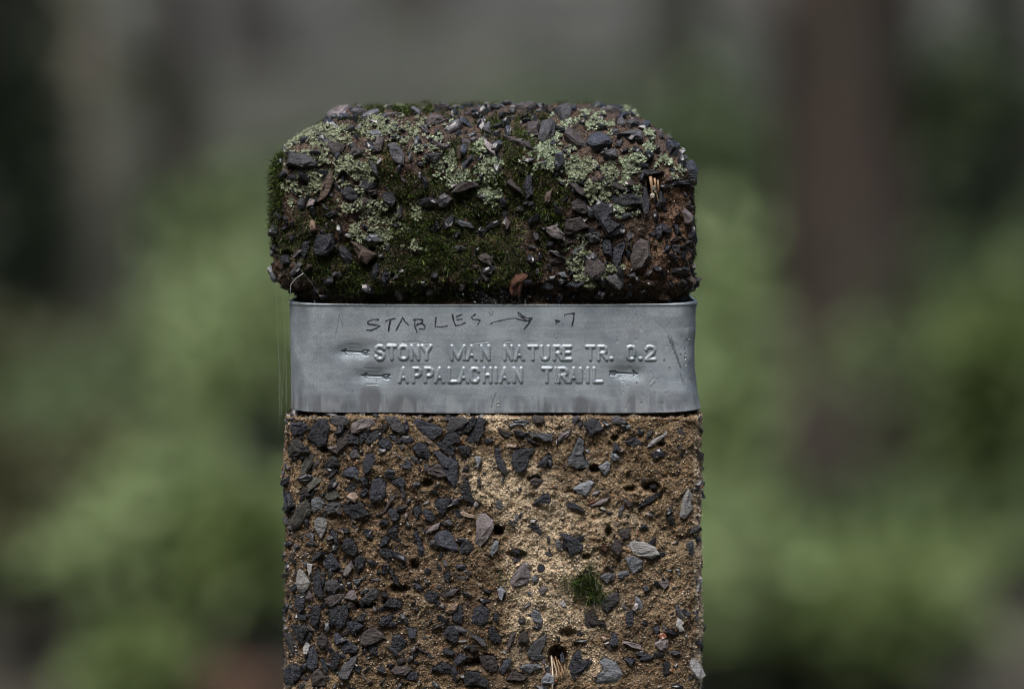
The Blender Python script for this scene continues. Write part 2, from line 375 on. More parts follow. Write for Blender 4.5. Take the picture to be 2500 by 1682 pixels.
# ------------------------------------------------------------------ traced marks (photo pixels)
Z = {5: (660, 990, 4.238), 6: (1190, 990, 4.238), 7: (660, 1320, 4.238), 8: (1190, 1320, 4.238),
     1: (640, 230, 3.016), 2: (1180, 230, 3.016)}
TRACE_TEXT = {
    5: """
v 370 340 430 230 500 130 580 130 615 220 600 300 580 410 510 430
d 230 170 310 160 385 200 390 230 340 300 260 310 225 260
g 605 170 640 115 720 100 800 115 825 170 800 205 690 200 620 190
q 835 230 850 180 960 130 1040 130 1095 180 1000 240 900 285 840 280
p 680 480 690 300 740 215 825 225 820 290 795 400 740 440 690 500
v 800 340 830 290 880 285 920 330 910 400 850 400 805 390
d 920 300 1030 250 1040 280 930 400
d 990 380 1030 270 1100 240 1140 290 1100 360 1020 400
p 1110 235 1180 185 1220 210 1200 260 1140 290
g 1185 110 1280 105 1360 160 1430 270 1340 300 1270 260 1220 190
v 1115 370 1170 325 1240 360 1265 400 1255 455 1180 455 1120 410
d 1220 300 1290 310 1330 350 1385 390 1330 415 1270 360
d 1460 170 1530 120 1640 175 1790 240 1760 290 1690 350 1580 290 1500 230
g 1820 230 1860 130 1900 110 2020 120 2065 160 1990 230 1880 280 1825 280
v 1980 290 2060 150 2105 100 2140 130 2120 210 2020 310
d 2010 370 2100 260 2155 100 2230 130 2210 210 2120 330 2090 405 2030 400
v 1770 370 1830 290 1920 265 1980 300 1960 380 1870 405 1790 390
v 1710 380 1760 370 1850 420 1920 440 1900 510 1820 490 1740 430
d 1935 430 2010 410 2080 430 2060 500 2020 525 1960 490
v 1465 440 1550 370 1600 390 1650 460 1670 520 1620 555 1540 520
t 1570 310 1600 310 1700 390 1720 435 1680 430 1610 370
d 1680 470 1760 470 1870 540 1950 590 1950 760 1900 860 1870 820 1860 660 1740 560
p 1620 660 1720 590 1800 610 1860 690 1840 745 1730 735 1640 700
g 1590 600 1630 600 1650 640 1600 690
g 1440 515 1500 530 1570 590 1510 600 1470 570
d 1325 620 1400 590 1450 565 1470 600 1440 665 1380 640
o 200 460 220 380 280 325 345 400 340 480 280 530 210 530
o 310 730 330 610 370 510 430 480 470 520 440 600 380 690 350 745
g 515 650 590 570 640 510 700 540 705 610 620 660 560 685
v 600 730 640 680 700 650 700 670 650 720 610 750
o 380 820 440 740 510 700 570 720 520 790 430 860 395 890
d 755 680 800 640 880 630 920 680 900 740 840 750 770 730
g 820 490 860 450 900 460 925 530 850 545 820 520
v 955 600 990 500 1030 470 1090 500 1080 600 1020 690 970 705
d 920 760 970 725 1010 750 1010 820 960 820
d 1030 970 1040 830 1060 760 1160 750 1190 800 1195 930 1140 990 1060 995
d 920 920 940 880 990 850 1020 880 990 940 940 960
v 770 870 810 820 880 800 890 840 870 890 800 900
t 785 940 830 895 890 900 910 950 880 1000 830 985
v 750 1060 790 1000 870 1020 960 1000 1030 1130 950 1160 870 1170 780 1120
o 550 940 600 860 670 850 720 940 680 960 600 975
p 290 900 340 840 390 850 410 940 340 940
b 425 970 470 940 530 950 570 1010 520 1080 450 1120 430 1060
g 555 1080 590 1010 650 990 730 1010 730 1065 670 1110 600 1120
o 230 1270 240 1140 300 1010 380 970 420 1010 415 1130 340 1220 280 1285
l 450 1190 490 1150 560 1160 590 1220 570 1300 530 1380 490 1330 455 1250
g 355 1330 420 1300 465 1320 450 1430 420 1400
d 135 1000 150 880 200 900 260 1040 180 1115 142 1060
v 100 400 180 370 180 500 130 540 105 480
v 610 1280 640 1260 690 1350 700 1430 650 1400
d 695 1250 760 1270 830 1300 800 1320 740 1300
d 730 1460 770 1380 840 1360 910 1480 880 1568 780 1520
v 1145 1200 1180 1165 1230 1190 1220 1230 1170 1245
d 1215 1100 1240 1060 1300 1080 1340 1130 1320 1190 1260 1200
v 1215 1290 1260 1245 1310 1260 1325 1340 1280 1390 1220 1360
v 1110 1450 1180 1340 1240 1370 1210 1430 1130 1470
v 1245 790 1300 750 1370 740 1400 790 1370 860 1300 830
v 1470 1060 1560 1020 1570 1080 1520 1190 1490 1140
d 1580 1110 1600 1060 1660 1090 1715 1150 1680 1210 1600 1190
v 1690 1010 1740 960 1870 955 1830 1060 1790 1130 1730 1090
v 1990 730 2050 770 2080 900 2110 1030 2060 1040 2010 940
g 1980 690 2020 625 2055 640 2010 710
b 2115 530 2180 530 2170 600 2140 660
d 2135 760 2175 750 2180 840 2160 840
t 1960 1100 2000 1090 2110 1130 2110 1160 2040 1155 1970 1130
q 2125 1200 2160 1120 2230 1110 2310 1180 2310 1260 2250 1380 2180 1450 2120 1420
d 1690 1360 1740 1300 1840 1290 1900 1360 1955 1500 1880 1500 1730 1440
d 1955 1480 1990 1410 2060 1400 2120 1480 2040 1535 1970 1530
q 1610 1310 1680 1240 1760 1205 1740 1270 1660 1310
g 1800 1190 1850 1175 1890 1220 1840 1250
v 1120 1510 1160 1470 1270 1490 1270 1560 1180 1568
p 1130 1150 1180 1080 1240 930 1330 900 1250 960 1200 1090
l 2100 1020 2130 985 2155 1020 2150 1055 2110 1050
q 1880 980 1930 955 1950 1020 1900 1010
v 1480 1310 1520 1280 1590 1480 1580 1568 1530 1540 1520 1420
d 600 790 650 735 680 780 660 830
t 680 850 710 820 735 860 700 880
t 1255 480 1300 465 1325 510 1280 535
d 2210 350 2290 335 2310 370 2230 390
""",
    6: """
b 270 160 380 150 450 165 380 210 300 200
p 455 130 490 95 590 115 590 160 540 190 470 180
g 110 230 170 270 270 300 240 325 130 300
b 375 280 440 260 520 300 600 330 670 290 670 365 590 370 460 310
d 355 325 440 330 530 400 450 380
g 870 120 930 97 965 125 900 210 875 180
d 930 170 990 145 985 200 950 235
d 985 190 1070 125 1150 150 1215 240 1150 260 1080 320 1040 270
d 1180 150 1270 190 1250 220 1200 190
g 1280 130 1330 97 1400 130 1455 180 1380 200 1290 190
d 1385 200 1425 200 1430 265 1400 265
b 1425 205 1480 200 1480 240 1435 240
d 1420 370 1520 325 1605 400 1520 440 1460 400
d 1290 480 1310 385 1370 400 1370 480
l 1650 430 1700 360 1860 265 1860 300 1720 410
g 1640 360 1650 280 1715 250 1690 310
d 1555 300 1560 250 1625 260 1600 310
g 1945 230 2040 270 2030 305 1970 290
g 1955 440 1980 395 2010 410 2005 455
v 250 500 300 455 400 435 495 440 440 520 400 660 350 690 270 650 245 580
d 510 630 560 560 630 500 635 570 600 630
d 75 430 130 430 140 530 210 680 180 725 130 660 80 540
b 830 560 890 440 940 320 1000 360 1000 450 980 540 1055 580 1040 640 930 650 840 610
b 1145 630 1200 600 1245 570 1275 600 1270 670 1220 730 1180 680
b 880 860 960 800 1060 765 1105 790 1050 890 1020 950 940 900
d 460 1020 530 950 630 905 660 960 640 1020 560 1020
p 440 770 500 740 580 780 550 820 480 830
g 80 1040 100 980 140 975 165 1040 130 1095
d 810 1020 870 1000 950 1040 1010 1100 950 1080 880 1030 820 1055
q 1045 1040 1150 980 1280 940 1250 960 1100 1040
w 1165 1060 1195 1040 1230 1080 1200 1085
d 1230 1100 1290 1095 1260 1145
g 1350 1130 1370 1050 1420 1020 1410 1080 1370 1130
p 1395 960 1450 970 1510 1020 1480 1050 1430 1010
v 1550 1060 1620 980 1760 890 1770 940 1700 1010 1590 1050
v 1675 830 1740 815 1760 850 1700 860
l 1995 1150 2020 1010 2070 850 2110 920 2100 1010 2120 1080 2040 1170
l 2145 820 2230 770 2250 800 2170 835
g 1075 915 1130 870 1165 890 1120 930
g 2100 1320 2120 1260 2180 1240 2195 1290 2150 1325
b 2065 1420 2110 1400 2140 1470 2120 1560 2080 1530
d 740 1315 830 1325 930 1370 990 1450 980 1520 900 1530 860 1568 830 1500 870 1440 820 1370
p 1260 1420 1320 1340 1390 1440 1390 1490 1350 1540 1280 1490
l 1420 1445 1500 1400 1620 1405 1740 1460 1780 1530 1700 1580 1620 1570 1500 1500
r 1165 1470 1200 1425 1245 1460 1220 1520
d 420 1230 500 1240 565 1290 550 1340 480 1290
l 440 1180 500 1180 490 1210 450 1210
b 275 1200 295 1130 320 1140 300 1210
p 1350 1280 1480 1270 1460 1370 1390 1390
g 705 1400 740 1380 785 1430 770 1510 710 1460
t 1295 1210 1330 1190 1375 1220 1350 1260 1305 1250
d 1565 1270 1620 1230 1670 1255 1600 1280
g 610 1360 640 1350 650 1410 620 1420
d 250 1490 340 1480 330 1530 270 1530
b 20 1530 80 1390 120 1400 110 1500 50 1560
d 1840 1140 1870 1080 1920 1020 1900 1090
g 2170 470 2210 500 2220 590 2190 550
t 190 400 240 385 310 400 290 430 200 430
g 580 1530 620 1500 680 1540 650 1568
""",
    7: """
d 560 230 580 150 640 120 690 200 730 270 660 310 560 290
g 415 230 440 150 540 90 540 130 480 200
v 865 270 880 170 930 140 990 190 970 290 910 320
q 755 350 790 260 840 195 855 260 810 350 780 365
l 380 230 440 240 430 330 400 360 385 300
l 270 400 310 280 350 320 420 430 350 530 300 530 275 470
d 440 480 460 320 500 280 525 330 530 480 560 560 520 600 450 540
g 560 440 600 400 700 400 705 480 660 540 600 520
b 850 400 945 390 930 430 895 460 870 430
v 790 430 830 425 845 460 820 490 795 475
g 1040 400 1130 385 1140 410 1060 425
v 1145 320 1170 270 1230 240 1220 320 1170 365
v 1225 310 1260 290 1320 380 1335 470 1280 430
q 760 590 820 510 870 510 905 590 870 620 800 600
p 560 600 650 545 770 550 720 640 620 685
g 935 600 1000 540 1060 480 1120 510 1110 590 1020 665 950 640
d 1130 540 1170 520 1220 550 1220 590 1160 580
v 1165 670 1220 600 1290 590 1370 630 1340 690 1240 680
d 1480 430 1530 440 1580 490 1550 530 1500 480
d 1590 560 1640 510 1720 520 1755 560 1720 640 1650 665 1605 610
q 1755 540 1850 490 1955 490 1900 560 1800 595
v 1790 350 1840 310 1880 350 1850 440 1800 410
v 1940 270 2020 240 2020 310 1970 310
p 1900 340 2040 370 2020 410 1930 390
v 600 700 700 680 800 640 810 740 770 860 720 910 620 840
d 410 850 415 730 450 670 520 660 515 780 480 900 430 890
v 790 830 850 820 970 870 900 940 890 1000 800 930
d 270 560 360 590 350 700 300 740 250 650
b 565 850 605 850 610 920 590 950 560 920
v 220 860 380 870 395 930 330 1070 250 940
p 930 1060 950 950 1050 890 1160 950 1190 1000 1100 1050 980 1080
v 1115 860 1150 790 1270 760 1240 850 1160 890
d 1250 1080 1270 980 1340 960 1420 1040 1380 1110 1320 1165 1270 1130
d 1405 890 1520 910 1500 1000 1440 1020
v 1880 800 1920 680 1995 650 2000 750 1985 850 1920 840
v 2080 800 2110 690 2200 650 2270 720 2240 840 2170 870 2090 850
v 1790 950 1830 880 1900 870 1965 930 1930 1030 1890 1055 1810 1010
p 1660 920 1720 870 1820 830 1810 870 1700 910
g 2020 910 2100 960 2210 1020 2240 1080 2190 1080 2080 990
p 480 1000 540 940 600 1010 590 1100 540 1130 490 1080
d 660 960 700 950 750 1010 700 1080 665 1030
d 730 1110 790 1020 920 1100 880 1160 760 1160
v 990 1100 1050 1065 1110 1100 1110 1180 1030 1180
g 163 950 210 940 250 1060 250 1170 190 1100
l 340 1110 370 1040 410 1080 380 1170 350 1160
d 365 1280 390 1140 450 1070 490 1180 480 1300 430 1340
t 570 1220 600 1150 620 1170 600 1260
v 610 1310 630 1200 700 1140 725 1200 700 1320 640 1340
g 700 1390 740 1290 830 1210 920 1160 880 1280 800 1440 740 1430
v 168 1330 220 1270 330 1300 330 1400 250 1490 172 1480
p 420 1400 450 1340 510 1315 580 1400 580 1500 430 1500
d 1100 1330 1150 1280 1190 1330 1190 1390 1130 1360
p 1235 1340 1290 1290 1430 1290 1465 1320 1400 1380 1290 1380
v 1380 1420 1450 1350 1520 1370 1520 1440 1400 1445
v 1665 1320 1780 1250 1890 1300 1940 1350 1860 1370 1700 1330
d 1780 1140 1820 1110 1910 1150 1890 1190 1800 1170
d 1900 1240 1960 1150 2040 1190 1990 1250 1920 1290
p 2060 1080 2130 1070 2150 1130 2100 1190 2070 1150
p 2160 1190 2250 1180 2331 1200 2331 1300 2230 1330 2180 1260
d 2000 1400 2050 1340 2150 1350 2260 1440 2250 1520 2010 1500
v 1440 1150 1540 1160 1500 1205
p 1490 1080 1580 1120 1640 1170 1560 1150
p 1310 1220 1380 1200 1400 1240 1350 1280 1310 1260
v 2250 950 2280 870 2331 900 2331 1060 2270 1010
t 1915 1400 1950 1370 1970 1400 1940 1440
v 520 1210 560 1220 600 1330 570 1380 530 1290
p 360 600 400 510 440 560 430 620
v 880 790 980 760 970 830 900 820
v 1310 830 1350 750 1360 850
v 1060 660 1110 700 1100 750 1070 720
d 270 750 380 770 370 820 290 800
d 2160 590 2280 620 2210 650
t 1850 270 1870 250 1900 270 1880 290
t 2140 440 2200 440 2190 480 2150 475
d 2200 500 2290 520 2280 540 2220 520
""",
    8: """
q 235 420 280 320 390 210 430 240 450 370 410 440 330 460 260 485
b 455 380 500 350 530 380 510 430 470 420
q 525 490 590 460 625 490 570 560 530 530
b 100 500 140 470 190 520 150 630 120 570
b 445 770 470 705 530 730 575 830 560 870 480 830
g 320 820 370 790 400 820 360 860 325 850
v 60 790 80 720 100 740 115 830 80 830
d 10 920 40 870 80 900 150 1020 130 1060 50 1040
p 200 1100 240 950 300 940 270 1020 220 1110
p 315 1050 330 960 390 920 430 1000 425 1070 370 1060
g 410 1190 430 1110 500 1020 610 955 580 1090 530 1210 450 1210
b 325 1310 420 1270 520 1265 570 1300 480 1340 430 1380
p 190 1440 250 1350 330 1370 420 1400 370 1440
d 110 1330 180 1230 245 1210 230 1300 160 1380
p 0 1220 60 1190 110 1270 100 1350 20 1350
l 740 640 790 610 820 670 780 690
g 1160 370 1220 335 1325 335 1310 390 1240 445 1200 420
g 1170 620 1240 560 1360 535 1370 620 1290 700 1230 750 1190 700
p 1010 760 1050 710 1110 710 1170 820 1230 860 1220 890 1130 870 1040 910 1010 850
b 1420 180 1500 145 1610 200 1600 280 1520 345 1460 280
d 1365 400 1410 350 1460 340 1430 370
d 1430 780 1450 725 1520 720 1510 830 1470 900 1430 840
b 1530 560 1570 590 1600 640 1610 700 1560 720 1530 650
d 1600 480 1650 460 1680 500 1630 530
q 1770 430 1870 390 1880 450 1830 500 1790 460
g 1940 700 1970 640 2010 740 2040 830 1980 780
l 1950 880 1970 780 2050 830 2010 860 2040 920 1990 935
d 1700 910 1760 870 1790 930 1750 960
d 1830 930 1900 910 1990 980 1900 970
d 1270 1030 1290 950 1340 960 1350 1060 1310 1090 1270 1070
q 1395 1040 1450 1040 1600 1080 1590 1130 1500 1100
q 1725 1060 1800 1000 1870 1020 1860 1120 1790 1140
d 860 1380 850 1270 900 1160 960 1120 985 1240 1085 1220 1040 1310 900 1430
b 1120 1380 1200 1330 1160 1240 1210 1200 1330 1250 1410 1380 1330 1480 1120 1480
d 1570 1230 1600 1170 1740 1190 1650 1215
v 1400 1220 1470 1200 1530 1230 1480 1290
v 1815 1390 1830 1240 1890 1260 1890 1380 1850 1420
l 2100 1260 2150 1210 2190 1260 2205 1380 2150 1420 2120 1350
d 890 1035 1040 1020 1030 1050 920 1045
d 920 960 960 930 1010 960 970 985
d 710 980 740 990 765 1030 730 1035
g 1890 1150 1940 1135 2000 1160 1950 1180
l 1940 290 1980 285 2010 340 1980 360
l 1840 290 1920 300 1860 315
l 2150 380 2200 370 2230 440 2200 540 2160 520 2170 450
d 590 1300 630 1280 650 1340 620 1370
b 555 1440 620 1350 690 1400 690 1480 560 1480
v 750 1180 780 1150 800 1240 770 1260
t 1165 990 1210 985 1250 1010 1210 1045
g 1260 270 1290 260 1300 300 1270 305
g 2090 100 2120 60 2140 120 2090 190
g 2130 730 2160 730 2170 800 2140 830
""",
    1: """
p 445 390 520 370 620 390 590 430 540 460
q 480 150 560 110 640 105 620 150 570 180 500 180
g 645 140 690 105 745 145 680 155
l 495 240 530 225 570 260 530 270
g 180 540 200 450 330 450 420 490 400 540 300 560
p 640 460 660 410 760 420 730 460 680 475
q 810 440 850 340 905 350 880 430
g 920 390 990 370 1050 460 1045 540 980 520 940 440
q 1190 240 1230 190 1310 170 1360 190 1290 230 1210 265
g 1190 470 1280 450 1355 450 1270 520 1200 495
q 1240 320 1350 430 1340 440 1260 360
q 1465 340 1530 340 1530 390 1480 400
g 780 490 840 520 860 630 820 590
d 580 720 640 680 720 730 700 790 610 770
t 430 720 460 610 520 570 530 640 470 770 410 800
q 330 830 350 770 400 780 380 820
d 880 740 950 720 990 790 960 830 900 800
p 770 710 850 700 850 740 790 750
v 380 1140 410 1030 520 1020 540 1120 480 1200 400 1190
t 650 1080 720 1100 850 1180 770 1255 710 1220 690 1160
d 280 1180 300 1090 350 1080 340 1170 310 1220
d 140 1200 180 1180 210 1240 150 1260
t 310 1290 330 1240 375 1260 350 1295
d 870 1370 900 1300 950 1300 940 1370 900 1420
p 1580 1260 1600 1290 1680 1360 1650 1380
p 1590 1190 1640 1170 1689 1200 1689 1270 1620 1240
d 1230 1000 1290 930 1310 990 1260 1040
q 1270 95 1330 85 1390 105 1360 130 1290 120
p 1390 730 1450 650 1560 640 1600 680 1500 710
d 1470 520 1550 450 1560 480 1480 580
g 960 320 1010 320 1040 350 990 340
g 1580 240 1610 180 1620 190 1590 240
g 1620 280 1670 220 1689 240 1689 300
""",
    2: """
q 235 110 290 75 360 80 390 115 320 140 270 125
g 500 90 560 65 640 90 640 180 590 200 540 140
g 430 90 460 75 475 110 460 140 430 120
q 320 240 420 230 405 305 320 300
g 400 340 430 220 500 210 530 250 520 320 450 360
p 590 320 620 260 700 310 740 370 700 395
d 755 360 780 310 860 295 900 330 950 390 870 400 800 400
g 980 330 1100 280 1170 290 1170 350 1110 350 1040 330
g 980 195 1010 190 1045 240 1020 250 980 230
g 940 270 990 270 990 310 960 320
g 1050 220 1120 200 1150 210 1140 240 1080 255
g 1110 150 1160 150 1200 190 1160 200
g 1220 180 1260 180 1280 230 1260 260 1220 230
v 1350 350 1380 310 1430 340 1440 410 1380 430 1350 390
g 880 460 900 440 980 420 990 470 940 480
g 970 400 1000 350 1030 350 1010 400
v 1500 490 1560 480 1570 530 1555 580 1530 640 1510 560
d 1160 580 1180 550 1330 575 1310 590 1200 610
p 930 680 960 650 1070 670 1080 700 980 710
d 940 740 1040 720 1170 760 1160 810 1050 820 960 800
p 620 650 700 650 770 740 740 760 680 720
d 800 830 850 790 910 800 950 850 940 920 1040 970 990 1030 920 1060 880 990 820 900
p 640 800 700 760 790 860 750 890 700 880 650 850
p 590 1000 610 920 720 900 780 980 700 1020 620 1045
q 455 980 520 965 600 1030 600 1080 540 1070 470 1020
g 740 1040 800 1010 860 1020 860 1080 790 1105
v 870 1130 880 1060 940 1070 940 1190 900 1180
d 950 1240 960 1130 1040 1080 1050 1110 1010 1240 980 1280
p 760 1300 750 1190 840 1200 910 1260 850 1350 800 1360
q 1080 1200 1100 1110 1160 1060 1220 1080 1240 1200 1190 1270 1110 1295
d 1260 980 1320 960 1320 1060 1280 1070
d 1320 1180 1340 1120 1380 1110 1370 1160
v 1380 1110 1440 1110 1440 1170 1400 1170
v 1400 960 1430 960 1440 1010 1420 1040
g 880 1360 960 1310 1030 1320 1030 1400 1000 1430 920 1390
d 580 1400 640 1385 740 1370 660 1410
g 480 1150 540 1150 610 1210 560 1200
r 190 1430 200 1360 240 1310 330 1320 300 1370 270 1450 210 1460
b 550 1320 600 1310 620 1340 580 1350
p 170 650 200 620 280 700 290 740 220 710
d 300 700 320 600 360 600 370 750 320 770
t 450 800 460 720 510 700 500 790 470 820
d 1360 680 1400 640 1530 640 1500 670 1420 670
d 1180 680 1200 690 1220 860 1210 920 1190 820
g 1060 1330 1120 1310 1130 1340 1080 1350
t 1480 1360 1530 1340 1550 1370 1510 1410
p 135 320 260 350 380 430 300 410 200 360
p 260 360 340 370 370 440 300 400
q 0 360 90 400 90 470 30 420
""",
}
TRACE = {}
for _k, _t in TRACE_TEXT.items():
    TRACE[_k] = [(l.split()[0], [int(q) for q in l.split()[1:]]) for l in _t.strip().splitlines()]


# ------------------------------------------------------------------ the post's surface
XC = -0.0076                      # middle of the post
W0 = 0.0832                       # half width of the shaft
YC = W0                           # its face lies on y = 0
ZT = 1.0500                       # top


def zz(py):                       # height on the face of a photo row
    return float(at(1250, py, 0.0)[2])


Z_BAND_T, Z_BAND_B = zz(742), zz(1009)
# profile: (height, half width, corner radius)
PROF = [(-0.25, W0 + 0.001, 0.011), (zz(1700), W0 + 0.0006, 0.010), (zz(1300), W0, 0.010), (zz(1022), W0 - 0.0003, 0.0095),
        (zz(1019), W0 - 0.0012, 0.010), (zz(1013.5), W0 - 0.0058, 0.0115), (zz(738), W0 - 0.0060, 0.0115), (zz(716), W0 - 0.0040, 0.0115),
        (zz(690), W0 - 0.0005, 0.011), (zz(650), W0 + 0.0005, 0.010), (zz(520), W0 + 0.0006, 0.010), (zz(420), W0 - 0.0004, 0.010), (zz(392), W0 - 0.0016, 0.0105),
        (zz(362), W0 - 0.0052, 0.012), (zz(325), W0 - 0.0125, 0.014), (zz(292), W0 - 0.0190, 0.016), (zz(272), W0 - 0.0235, 0.018),
        (zz(262), W0 - 0.0285, 0.020), (zz(258), W0 - 0.036, 0.022), (zz(257), W0 - 0.055, 0.02), (zz(256.5), 0.004, 0.0039)]


def resample(prof, fine, z_lo, lim_w):
    P = np.array(prof)
    seg = np.hypot(np.diff(P[:, 0]), np.diff(P[:, 1]))
    s = np.concatenate([[0], np.cumsum(seg)])
    out = []
    t = 0.0
    while t < s[-1]:
        z = np.interp(t, s, P[:, 0]); w = np.interp(t, s, P[:, 1])
        out.append(t)
        t += fine if (z > z_lo and w > lim_w) else fine * 8
    out.append(s[-1])
    o = np.array(out)
    # smooth profile corners
    Zs = np.interp(o, s, P[:, 0]); Ws = np.interp(o, s, P[:, 1]); Rs = np.interp(o, s, P[:, 2])
    return Zs, Ws, Rs


def section(n_front, n_cor, n_side):
    """unit perimeter points: list of (kind, t); starts at the back left, runs left side, front, right side, back"""
    L = []
    sd = np.linspace(0, 1, n_side, endpoint=False) ** 0.6      # denser near the front
    L += [('L', t) for t in sd]
    L += [('CL', t) for t in np.linspace(0, 1, n_cor, endpoint=False)]
    L += [('F', t) for t in np.linspace(0, 1, n_front, endpoint=False)]
    L += [('CR', t) for t in np.linspace(0, 1, n_cor, endpoint=False)]
    L += [('R', t) for t in (1 - (1 - np.linspace(0, 1, n_side, endpoint=False)) ** 0.6)[::1]]
    L += [('CBR', t) for t in np.linspace(0, 1, 8, endpoint=False)]
    L += [('B', t) for t in np.linspace(0, 1, 40, endpoint=False)]
    L += [('CBL', t) for t in np.linspace(0, 1, 8, endpoint=False)]
    return L


def HSHIFT(z):      # the head sits a little left of the shaft
    return -0.0036 * np.clip((z - zz(728)) / (zz(670) - zz(728)), 0, 1)


def post_grid(fine, n_front, n_cor, n_side):
    Zs, Ws, Rs = resample(PROF, fine, zz(1730), 0.045)
    L = section(n_front, n_cor, n_side)
    nu = len(L)
    V = np.zeros((len(Zs), nu, 3))
    for j, (k, t) in enumerate(L):
        w, r = Ws, Rs
        a = w - r
        if k == 'F': x, y = -a + 2 * a * t, -w
        elif k == 'L': x, y = -w, a - 2 * a * t
        elif k == 'R': x, y = w, -a + 2 * a * t
        elif k == 'B': x, y = a - 2 * a * t, w
        elif k == 'CL': x, y = -a - r * math.cos(t * math.pi / 2), -a - r * math.sin(t * math.pi / 2)
        elif k == 'CR': x, y = a + r * math.sin(t * math.pi / 2), -a - r * math.cos(t * math.pi / 2)
        elif k == 'CBR': x, y = a + r * math.cos(t * math.pi / 2), a + r * math.sin(t * math.pi / 2)
        else: x, y = -a - r * math.sin(t * math.pi / 2), a + r * math.cos(t * math.pi / 2)
        V[:, j, 0] = XC + x + HSHIFT(Zs); V[:, j, 1] = YC + y; V[:, j, 2] = Zs
    nv = len(Zs)
    i = np.arange(nv - 1)[:, None] * nu; j = np.arange(nu)[None, :]; j2 = (j + 1) % nu
    F = np.stack([i + j, i + j2, i + nu + j2, i + nu + j], -1).reshape(-1, 4)
    return V, F


def grid_normals(V):
    du = np.roll(V, -1, 1) - np.roll(V, 1, 1)
    dv = np.empty_like(V)
    dv[1:-1] = V[2:] - V[:-2]; dv[0] = V[1] - V[0]; dv[-1] = V[-1] - V[-2]
    N = np.cross(du, dv)
    return N / (np.linalg.norm(N, axis=2, keepdims=True) + 1e-12)


cV, cF = post_grid(0.003, 50, 10, 20)
BVH = BVHTree.FromPolygons([tuple(v) for v in cV.reshape(-1, 3)], [tuple(f) for f in cF])


def hit(px, py):
    h, n, _, _ = BVH.ray_cast(Vector(CLOC), Vector(ray(px, py)))
    return h, n


def in_poly(x, y, poly):
    inside = np.zeros(len(x), bool)
    n = len(poly)
    for i in range(n):
        x1, y1 = poly[i]; x2, y2 = poly[(i + 1) % n]
        if y1 == y2: continue
        c = ((y1 > y) != (y2 > y)) & (x < (x2 - x1) * (y - y1) / (y2 - y1) + x1)
        inside ^= c
    return inside


def ell(X, Y, L):
    """smooth union of ellipses (cx, cy, rx, ry[, w]) as a 0..1 mask"""
    m = np.zeros(len(X))
    for e in L:
        d = ((X - e[0]) / e[2]) ** 2 + ((Y - e[1]) / e[3]) ** 2
        w = e[4] if len(e) > 4 else 1.0
        m = np.maximum(m, w * np.clip(1.6 - d * 1.0, 0, 1))
    return m


# traced stones to photo pixels
ALL = []
for reg, rows in TRACE.items():
    ox, oy, s = Z[reg]
    for tone, pts in rows:
        poly = [(ox + pts[i] / s, oy + pts[i + 1] / s) for i in range(0, len(pts), 2)]
        ALL.append((tone, poly, reg in (1, 2)))

V, F = post_grid(0.00046, 330, 36, 70)
N = grid_normals(V)
shape = V.shape[:2]
P = V.reshape(-1, 3); NN = N.reshape(-1, 3)
PX, PY = to_px(P)
vis = (np.einsum('ij,ij->i', NN, P - CLOC) < 0) & (PX > 560) & (PX < 1800)
head = P[:, 2] > Z_BAND_T
near = P[:, 2] > zz(1740)
stone_m = np.zeros(len(P))
for tone, poly, hd in ALL:
    xs = [p[0] for p in poly]; ys = [p[1] for p in poly]
    sub = np.where(vis & (PX > min(xs)) & (PX < max(xs)) & (PY > min(ys)) & (PY < max(ys)))[0]
    if len(sub):
        stone_m[sub[in_poly(PX[sub], PY[sub], poly)]] = 1

# relief of the weathered cement
d = 0.0013 * fbm(P, 0.016, 4, 3) + 0.0011 * fbm(P, 0.005, 3, 9)
d = d + 0.00045 * noise3(P, 0.0016, 21) + 0.00038 * noise3(P, 0.0009, 25)
d = d + np.where(head, 0.0019 * fbm(P, 0.010, 3, 31) + 0.0010 * noise3(P, 0.022, 35), 0)
pit = noise3(P, 0.0042, 41)
d = d - np.clip(pit - 0.5, 0, 1) * 0.0035
d = d - np.where(head, 0.0013, 0.0006) * stone_m - 0.0003
HOLES = [(1217, 1296, 15, 15, .007), (1500, 1070, 9, 9, .004), (1452, 1145, 14, 12, .005), (1540, 1195, 16, 8, .004), (1486, 1300, 9, 16, .005),
         (1362, 1612, 26, 36, .009), (1385, 1545, 22, 14, .004), (1432, 1360, 12, 9, .004), (1190, 1610, 24, 14, .004), (975, 1438, 26, 12, .004),
         (1042, 1180, 16, 12, .004), (1305, 1170, 18, 10, .003), (1012, 1380, 14, 16, .004), (900, 1476, 16, 10, .004), (1155, 1620, 26, 12, .005),
         (1262, 1356, 26, 14, .003), (795, 1098, 14, 10, .003), (870, 1480, 12, 10, .004), (1590, 1190, 22, 14, .005), (1395, 1202, 18, 6, .002),
         (1290, 712, 60, 14, .002), (1590, 455, 10, 26, .004), (1195, 425, 12, 10, .003), (700, 620, 16, 12, .005), (1420, 1130, 10, 20, .004), (1615, 1085, 10, 7, .004)]
for cx, cy, rx, ry, dep in HOLES:
    q = ((PX - cx) / rx) ** 2 + ((PY - cy) / ry) ** 2
    d = d - np.where(vis, dep * np.clip(1.2 - q, 0, 1), 0)
band_zone = (P[:, 2] < zz(735)) & (P[:, 2] > zz(1006))
d = np.where(band_zone, np.minimum(d, 0.0) * 0.6 - 0.0003, d)
P = P + NN * d[:, None]
N = grid_normals(P.reshape(*shape, 3)); NN = N.reshape(-1, 3)

